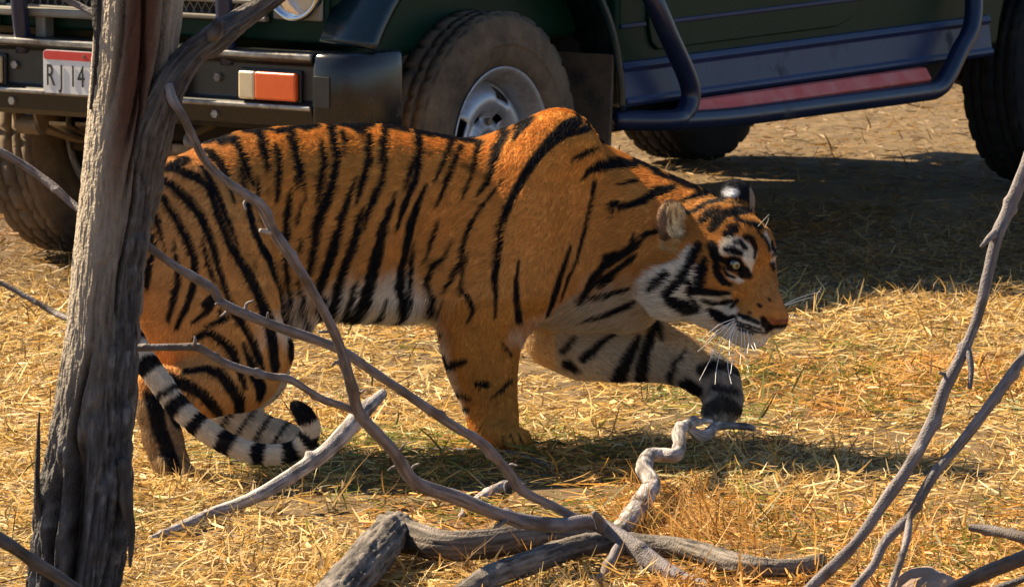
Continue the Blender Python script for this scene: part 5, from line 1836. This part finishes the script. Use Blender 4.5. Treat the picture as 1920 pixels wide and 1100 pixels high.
def coat(P, N, gid, jit=0.0, fine=True):
    """colour of the coat at surface points"""
    n = len(P)
    u, v = side_uv(P)
    if jit:
        u = u + rng.normal(0, jit, n); v = v + rng.normal(0, jit, n)
    wob = noise3(P * 55.0), noise3(P * 55.0 + 31)
    uu, vv = u + 1.7 * wob[0], v + 1.7 * wob[1]
    hd = gid == GROUPS.index('head')
    uu[hd] = u[hd] + 0.8 * wob[0][hd]; vv[hd] = v[hd] + 0.8 * wob[1][hd]
    # the far cheek repeats the near one
    away = hd & ((N @ _F) > 0.15)
    if away.any():
        L = (P[away] - HT) @ HR / HS
        L[:, 1] = -np.abs(L[:, 1])
        uu[away], vv[away] = side_uv(HT + (L * HS) @ HR.T)
    blk = sample(BLK, uu, vv)
    wn_ = np.where(hd, 0, 1) * noise3(P * 24.0 + 4)
    wn2 = np.where(hd, 0, 1) * noise3(P * np.array([70.0, 70, 20]) + 14)
    wht = sample(WHT, uu + 6 * wn_, vv + 14 * wn_ + 12 * wn2)
    pnk = sample(PNK, u, v)
    ff = gid == GROUPS.index('ff')
    fh = gid == GROUPS.index('fh')
    tl = gid == GROUPS.index('tail')
    blk[ff] = sample(FFB, uu[ff], vv[ff])
    pv = noise3(P * 9.0)[:, None]
    pv2 = noise3(P * 70.0)[:, None]
    top = np.clip((v - 240) / 300, 0, 1)[:, None]
    c = np.array([0.61, 0.255, 0.048]) * (1 - top) + np.array([0.62, 0.305, 0.090]) * top
    nh = (gid == GROUPS.index('nh'))
    nf = (gid == GROUPS.index('nf'))
    rear = np.clip((520 - u) / 200, 0, 1)[:, None]
    c = c * (1 - 0.7 * rear) + np.array([0.60, 0.315, 0.12]) * 0.7 * rear
    c = np.where(nf[:, None] & (v > 560)[:, None], np.array([0.55, 0.24, 0.05]), c)
    c = np.where(hd[:, None], np.array([0.50, 0.215, 0.050]), c)
    # greyer brown muzzle bridge
    mz = np.clip(1.5 - 1.5 * np.hypot((u - 1452) / 46, (v - 568) / 75), 0, 1)[:, None] * hd[:, None]
    c = c * (1 - 0.7 * mz) + np.array([0.36, 0.175, 0.065]) * 0.7 * mz
    c = c * (1 + 0.12 * pv + 0.10 * pv2)
    # freckles on the flank
    fr = np.clip(noise3(P * 42.0 + 5) - 0.62, 0, 1)[:, None] * 1.6 * ((v > 250) & (v < 560) & (u > 430) & (u < 950))[:, None]
    c = c * (1 - np.clip(fr, 0, 0.55))
    wcol = np.array([0.74, 0.67, 0.56]) * (1 + 0.10 * pv2)
    chst = np.clip((u - 960) / 60, 0, 1)[:, None] * (gid == 0)[:, None]
    wcol = wcol * (1 - chst) + wcol * np.array([0.74, 0.68, 0.60]) * chst
    c = c * (1 - wht[:, None]) + wcol * wht[:, None]
    # under-belly and inner leg surfaces
    under = np.clip((-N[:, 2] - 0.35) * 2.2, 0, 1)[:, None] * ((gid == 0) & (v > 520))[:, None]
    c = c * (1 - under) + wcol * under
    jaw = (np.clip((-N[:, 2] - 0.15) * 3, 0, 1) * (hd & (u < 1420) & (v > 560)))[:, None]
    c = c * (1 - jaw) + wcol * jaw
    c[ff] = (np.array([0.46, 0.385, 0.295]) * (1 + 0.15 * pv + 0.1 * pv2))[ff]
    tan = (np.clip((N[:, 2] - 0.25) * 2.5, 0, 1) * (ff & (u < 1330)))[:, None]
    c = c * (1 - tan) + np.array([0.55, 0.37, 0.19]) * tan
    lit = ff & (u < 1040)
    c[lit] = (np.array([0.66, 0.46, 0.24]) * (1 + 0.1 * pv2))[lit]  # sunlit elbow of the far foreleg painted into the coat
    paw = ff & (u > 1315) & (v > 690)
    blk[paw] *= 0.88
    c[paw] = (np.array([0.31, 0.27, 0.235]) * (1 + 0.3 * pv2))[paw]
    c[fh] = (np.array([0.62, 0.52, 0.40]) * (1 + 0.2 * pv2))[fh]
    blk[fh] = np.clip(np.sin(u[fh] * 0.16 + v[fh] * 0.10) * 3 - 1.6, 0, 1) * (v[fh] > 700)
    hind_dark = nh & (v > 745) & (u < 365)
    c[hind_dark] = (np.array([0.30, 0.19, 0.10]) * (1 + 0.3 * pv2))[hind_dark]
    if tl.any():
        s = tail_s(P[tl]) + 0.004 * wob[0][tl]
        b = np.zeros(tl.sum())
        for s0, w0 in BANDS:
            b = np.maximum(b, np.clip((w0 / 2 - np.abs(s - s0)) / 0.004 + 0.5, 0, 1))
        blk[tl] = b
        base_t = np.clip((tail_L[-1] * 0.30 - s) / 0.10, 0, 1)[:, None]
        c[tl] = np.array([0.66, 0.57, 0.45]) * (1 - base_t) + np.array([0.60, 0.30, 0.10]) * base_t
    en = gid == GROUPS.index('earn')
    ef = gid == GROUPS.index('earf')
    if en.any():
        q = (P[en] - EN) @ EN_B
        rim = np.hypot(q[:, 1] / .036, q[:, 2] / .043)
        inner = (q[:, 0] > -.006) & (rim < 0.92)
        stk = np.clip(noise3(P[en] * np.array([160.0, 160, 60])) * 1.1 + 0.75, 0, 1)[:, None]
        ec = np.where(inner[:, None], np.array([0.86, 0.70, 0.44]) * stk + np.array([0.34, 0.22, 0.11]) * (1 - stk), np.array([0.22, 0.135, 0.075]))
        ec = np.where((q[:, 2] < -.030)[:, None], np.array([0.45, 0.30, 0.14]), ec)
        low = (u[en] < 1250 + 3 * wob[0][en]) & (v[en] < 450)
        ec = np.where(low[:, None], np.array([0.20, 0.12, 0.075]), ec)
        c[en] = ec
        blk[en] = 0.9 * np.clip(1 - np.hypot((u[en] - 1250) / 9, (v[en] - 445) / 12), 0, 1)
    if ef.any():
        spot = np.clip(1.6 - 1.2 * np.hypot((u[ef] - 1370) / 15, (v[ef] - 362) / 9), 0, 1)
        c[ef] = np.array([0.80, 0.80, 0.82]) * spot[:, None] + np.array([0.012, 0.013, 0.018]) * (1 - spot[:, None])
        rimf = (u[ef] > 1406)
        c[np.where(ef)[0][rimf]] = np.array([0.35, 0.28, 0.22])
        blk[ef] = 0
    blk = blk * np.clip(1.25 - 0.45 * np.abs(noise3(P * 95.0 + 3)) - 0.25 * np.abs(noise3(P * 30.0 + 8)), 0.975, 1)
    ink = np.array([0.0075, 0.0075, 0.010])
    c = c * (1 - blk[:, None]) + ink * blk[:, None]
    c = c * (1 - pnk[:, None]) + np.array([0.24, 0.07, 0.055]) * pnk[:, None]
    return np.clip(c, 0.003, 0.95), blk, wht


gid_v = group_of(TV)
NV = grad_at(TV)
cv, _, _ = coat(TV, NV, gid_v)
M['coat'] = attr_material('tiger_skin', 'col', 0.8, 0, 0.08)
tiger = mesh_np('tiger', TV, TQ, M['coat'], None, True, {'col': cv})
tag(tiger, 'orange tiger with black stripes stalking past with one forepaw raised', 'tiger')

# ------------------------------------------------------------------ fur
NH = 330000
tri = np.concatenate([TQ[:, [0, 1, 2]], TQ[:, [0, 2, 3]]])
ab = np.cross(TV[tri[:, 1]] - TV[tri[:, 0]], TV[tri[:, 2]] - TV[tri[:, 0]])
area = np.linalg.norm(ab, axis=1) / 2
gt = gid_v[tri[:, 0]]
wgt = area * np.where(gt == GROUPS.index('head'), 2.4, np.where(gt >= 6, 1.8, 1.0))
ti = rng.choice(len(tri), NH, p=wgt / wgt.sum())
r1, r2 = np.sqrt(rng.random(NH)), rng.random(NH)
w3 = np.stack([1 - r1, r1 * (1 - r2), r1 * r2], 1)
HP = (TV[tri[ti]] * w3[..., None]).sum(1)
HG = gid_v[tri[ti, 0]]
HN = grad_at(HP)
HC, hb, hwht = coat(HP, HN, HG, 0.6)
HU, HV = side_uv(HP)
flow = np.tile(np.array([-0.9, 0.0, -0.42]), (NH, 1))
G = lambda s: HG == GROUPS.index(s)
flow[G('nf')] = (-0.35, 0, -1.0)
flow[G('nf') & (HV < 480)] = (-0.6, 0, -0.8)
flow[G('nh')] = (-0.45, 0, -0.9)
flow[G('nh') & (HV < 600)] = (-0.7, 0, -0.7)
flow[G('fh')] = (0.8, 0, -0.4)
flow[G('ff')] = (0.85, 0, -0.35)
flow[G('ff') & (HU > 1315)] = (0.2, 0, -1)
nose = hw((.21, 0, -.03))
hm = G('head')
fd = HP[hm] - nose
flow[hm] = fd / np.linalg.norm(fd, axis=1, keepdims=True)
hm = G('tail')
ts = tail_s(HP[hm])
tt = np.gradient(tp, axis=0); tt /= np.linalg.norm(tt, axis=1, keepdims=True)
flow[hm] = np.stack([np.interp(ts, tail_L, tt[:, k]) for k in range(3)], 1)
flow[G('earn')] = EN_B[:, 2] * 0.6 + np.array([-0.5, 0, 0.1])
flow[G('earf')] = EF_B[:, 2]
LEN = np.full(NH, 0.0155)
LEN[G('nf') | G('ff')] = 0.011
LEN[G('nh')] = 0.012
LEN[G('tail')] = 0.011
LEN[G('earf')] = 0.006
LEN[G('earn')] = np.where(HU[G('earn')] > 1250, 0.010, 0.006)
LEN[G('fh')] = 0.012
LEN[(HV > 740) & (G('nf') | G('nh') | G('ff'))] = 0.010
hm = G('head')
dn = np.linalg.norm(HP - nose, axis=1)
LEN[hm] = np.interp(dn[hm], [0.0, 0.03, 0.12, 0.2, 0.30], [0.0015, 0.003, 0.006, 0.011, 0.018])
ruff = hm & (HU < 1330) & (HV > 500)
LEN[ruff] = np.interp(HU[ruff], [1200, 1330], [0.034, 0.012])
belly = G('torso') & (HV > 555) & (HU > 540) & (HU < 900) & (HN[:, 2] < 0.1)
LEN[belly] = 0.034
flow[belly] = (-0.35, 0, -1.0)
chest = G('torso') & (HU > 950) & (HV > 500)
LEN[chest] = 0.022
mane = G('torso') & (HU > 900) & (HV < 330)
LEN[mane] = 0.018
clump = noise3(HP * 60.0)
dirn = flow + np.stack([noise3(HP * 26.0), noise3(HP * 26.0 + 9), noise3(HP * 26.0 + 23)], 1) * 0.30 + rng.normal(0, 0.13, (NH, 3))
dirn -= HN * np.sum(dirn * HN, 1, keepdims=True)
dirn /= np.linalg.norm(dirn, axis=1, keepdims=True) + 1e-9
LEN = LEN * rng.uniform(0.65, 1.2, NH) * (1 + 0.15 * clump)
rise = 0.36 + rng.normal(0, 0.07, NH)
rise[belly | ruff | chest] += 0.05
p0 = HP - HN * 0.001
p1 = HP + (dirn * 0.42 + HN * (rise * 0.52)[:, None]) * LEN[:, None]
p2 = HP + (dirn * 0.92 + HN * (rise * 0.62)[:, None] - np.array([0, 0, 0.10])) * LEN[:, None]
pts = np.stack([p0, p1, p2], 1).astype(np.float32)
hr = np.clip(0.00042 * (LEN / 0.0135) ** 0.25, 0.00028, 0.0006)
rads = np.stack([hr, hr * 0.85, hr * 0.22], 1).astype(np.float32)
HC = HC * rng.uniform(0.72, 1.26, (NH, 1))
fc = bpy.data.hair_curves.new('fur')
fc.add_curves([3] * NH)
fc.attributes['position'].data.foreach_set('vector', pts.ravel())
ra = fc.attributes.get('radius') or fc.attributes.new('radius', 'FLOAT', 'POINT')
ra.data.foreach_set('value', rads.ravel())
ca = fc.attributes.new('col', 'FLOAT_COLOR', 'CURVE')
cc4 = np.ones((NH, 4), np.float32); cc4[:, :3] = HC
ca.data.foreach_set('color', cc4.ravel())
M['fur'] = attr_material('tiger_fur', 'col', 0.6, 0.12, 0.10)
fc.materials.append(M['fur'])
fo = bpy.data.objects.new('fur', fc)
COL.objects.link(fo)
fo.parent = tiger
fo['kind'] = 'stuff'

# ------------------------------------------------------------------ eyes
em = bpy.data.materials.new('tiger_eye')
em.use_nodes = True
nt = em.node_tree
nd, ln = nt.nodes, nt.links
b = nd['Principled BSDF']
b.inputs['Roughness'].default_value = 0.05
b.inputs['Specular IOR Level'].default_value = 0.7
b.inputs['Coat Weight'].default_value = 1.0
b.inputs['Coat Roughness'].default_value = 0.02
tc = nd.new('ShaderNodeTexCoord')
sx = nd.new('ShaderNodeSeparateXYZ')
ln.new(tc.outputs['Object'], sx.inputs['Vector'])
rp = nd.new('ShaderNodeValToRGB')
rp.color_ramp.interpolation = 'LINEAR'
els = rp.color_ramp.elements
els[0].position = 0.0; els[0].color = (0.02, 0.012, 0.008, 1)
els[1].position = 1.0; els[1].color = (0.002, 0.002, 0.002, 1)
for p_, c_ in ((0.70, (0.012, 0.010, 0.008, 1)), (0.74, (0.006, 0.006, 0.005, 1)), (0.78, (0.12, 0.11, 0.04, 1)), (0.88, (0.22, 0.21, 0.10, 1)), (0.955, (0.27, 0.26, 0.14, 1)), (0.970, (0.004, 0.004, 0.004, 1))):
    e_ = els.new(p_); e_.color = c_
dv = nd.new('ShaderNodeMath'); dv.operation = 'DIVIDE'; dv.inputs[1].default_value = 0.0145
ln.new(sx.outputs['Z'], dv.inputs[0])
ln.new(dv.outputs[0], rp.inputs['Fac'])
ln.new(rp.outputs['Color'], b.inputs['Base Color'])
for c, outw in eyes:
    bm = bmesh.new()
    bmesh.ops.create_uvsphere(bm, u_segments=40, v_segments=28, radius=0.0145)
    eo = bm_obj('eye', bm, em, tiger, True)
    look = HR @ np.array([1, 0, 0]) * 0.55 + outw * 0.6 + np.array([0, -0.12, 0.02])
    eo.rotation_euler = Vector(look).to_track_quat('Z', 'Y').to_euler()
    eo.location = Vector(c - outw * 0.0005)

# ------------------------------------------------------------------ whiskers
M['whisker'] = material('whisker_white', (0.85, 0.84, 0.80), None, rough=0.4)
wv, wf = [], []


def whisker(pts_px, Ys, r=0.0009):
    P = [T(x, y, Y) for (x, y), Y in zip(pts_px, Ys)]
    path = catmull(np.array(P), 12)
    v, f = tube_mesh(path, np.linspace(r, r * 0.5, 12), 5, caps=False)
    off = sum(len(a) for a in wv)
    wv.append(v); wf.extend([tuple(i + off for i in q_) for q_ in f])


def c4(x, y):
    return (1140 + x / 2.619, 300 + y / 2.619)


pad_y = hw((.155, -.05, -.055))[1]
for seq in ([(620, 778), (540, 812), (460, 882)], [(615, 790), (540, 835), (478, 895)], [(612, 805), (540, 900), (490, 1000), (448, 1082)], [(618, 820), (565, 910), (535, 1010), (526, 1100)],
            [(625, 830), (598, 920), (588, 1010), (606, 1098)], [(600, 800), (520, 870), (440, 940)], [(655, 830), (655, 920), (648, 1005)], [(640, 835), (618, 940), (602, 1050)], [(668, 840), (676, 960), (690, 1040)],
            [(682, 842), (700, 900), (718, 935)], [(700, 848), (715, 890), (728, 930)], [(630, 800), (600, 870), (596, 960)], [(685, 835), (690, 890), (684, 950)]):
    whisker([c4(*p) for p in seq], np.linspace(pad_y, pad_y - 0.12, len(seq)))
pad_f = hw((.170, .05, -.05))[1]
for seq in ([(862, 710), (950, 672), (1045, 645)], [(868, 755), (960, 780), (1052, 822)], [(866, 764), (950, 810), (1040, 866)], [(858, 790), (905, 840), (950, 890)], [(848, 806), (875, 850), (902, 902)], [(832, 818), (845, 850), (862, 884)], [(862, 716), (940, 690), (1010, 672)]):
    whisker([c4(*p) for p in seq], np.linspace(pad_f, pad_f + 0.06, len(seq)))
for seq in ([(715, 350), (755, 305), (792, 266)], [(770, 330), (785, 300), (788, 280)], [(595, 475), (575, 455), (570, 430)]):
    yb = hw((.09, .03, .06))[1]
    whisker([c4(*p) for p in seq], [yb, yb - .02, yb - .04], 0.0006)
wk = mesh_np('whiskers', np.concatenate(wv), wf, M['whisker'], tiger)
wk['kind'] = 'stuff'
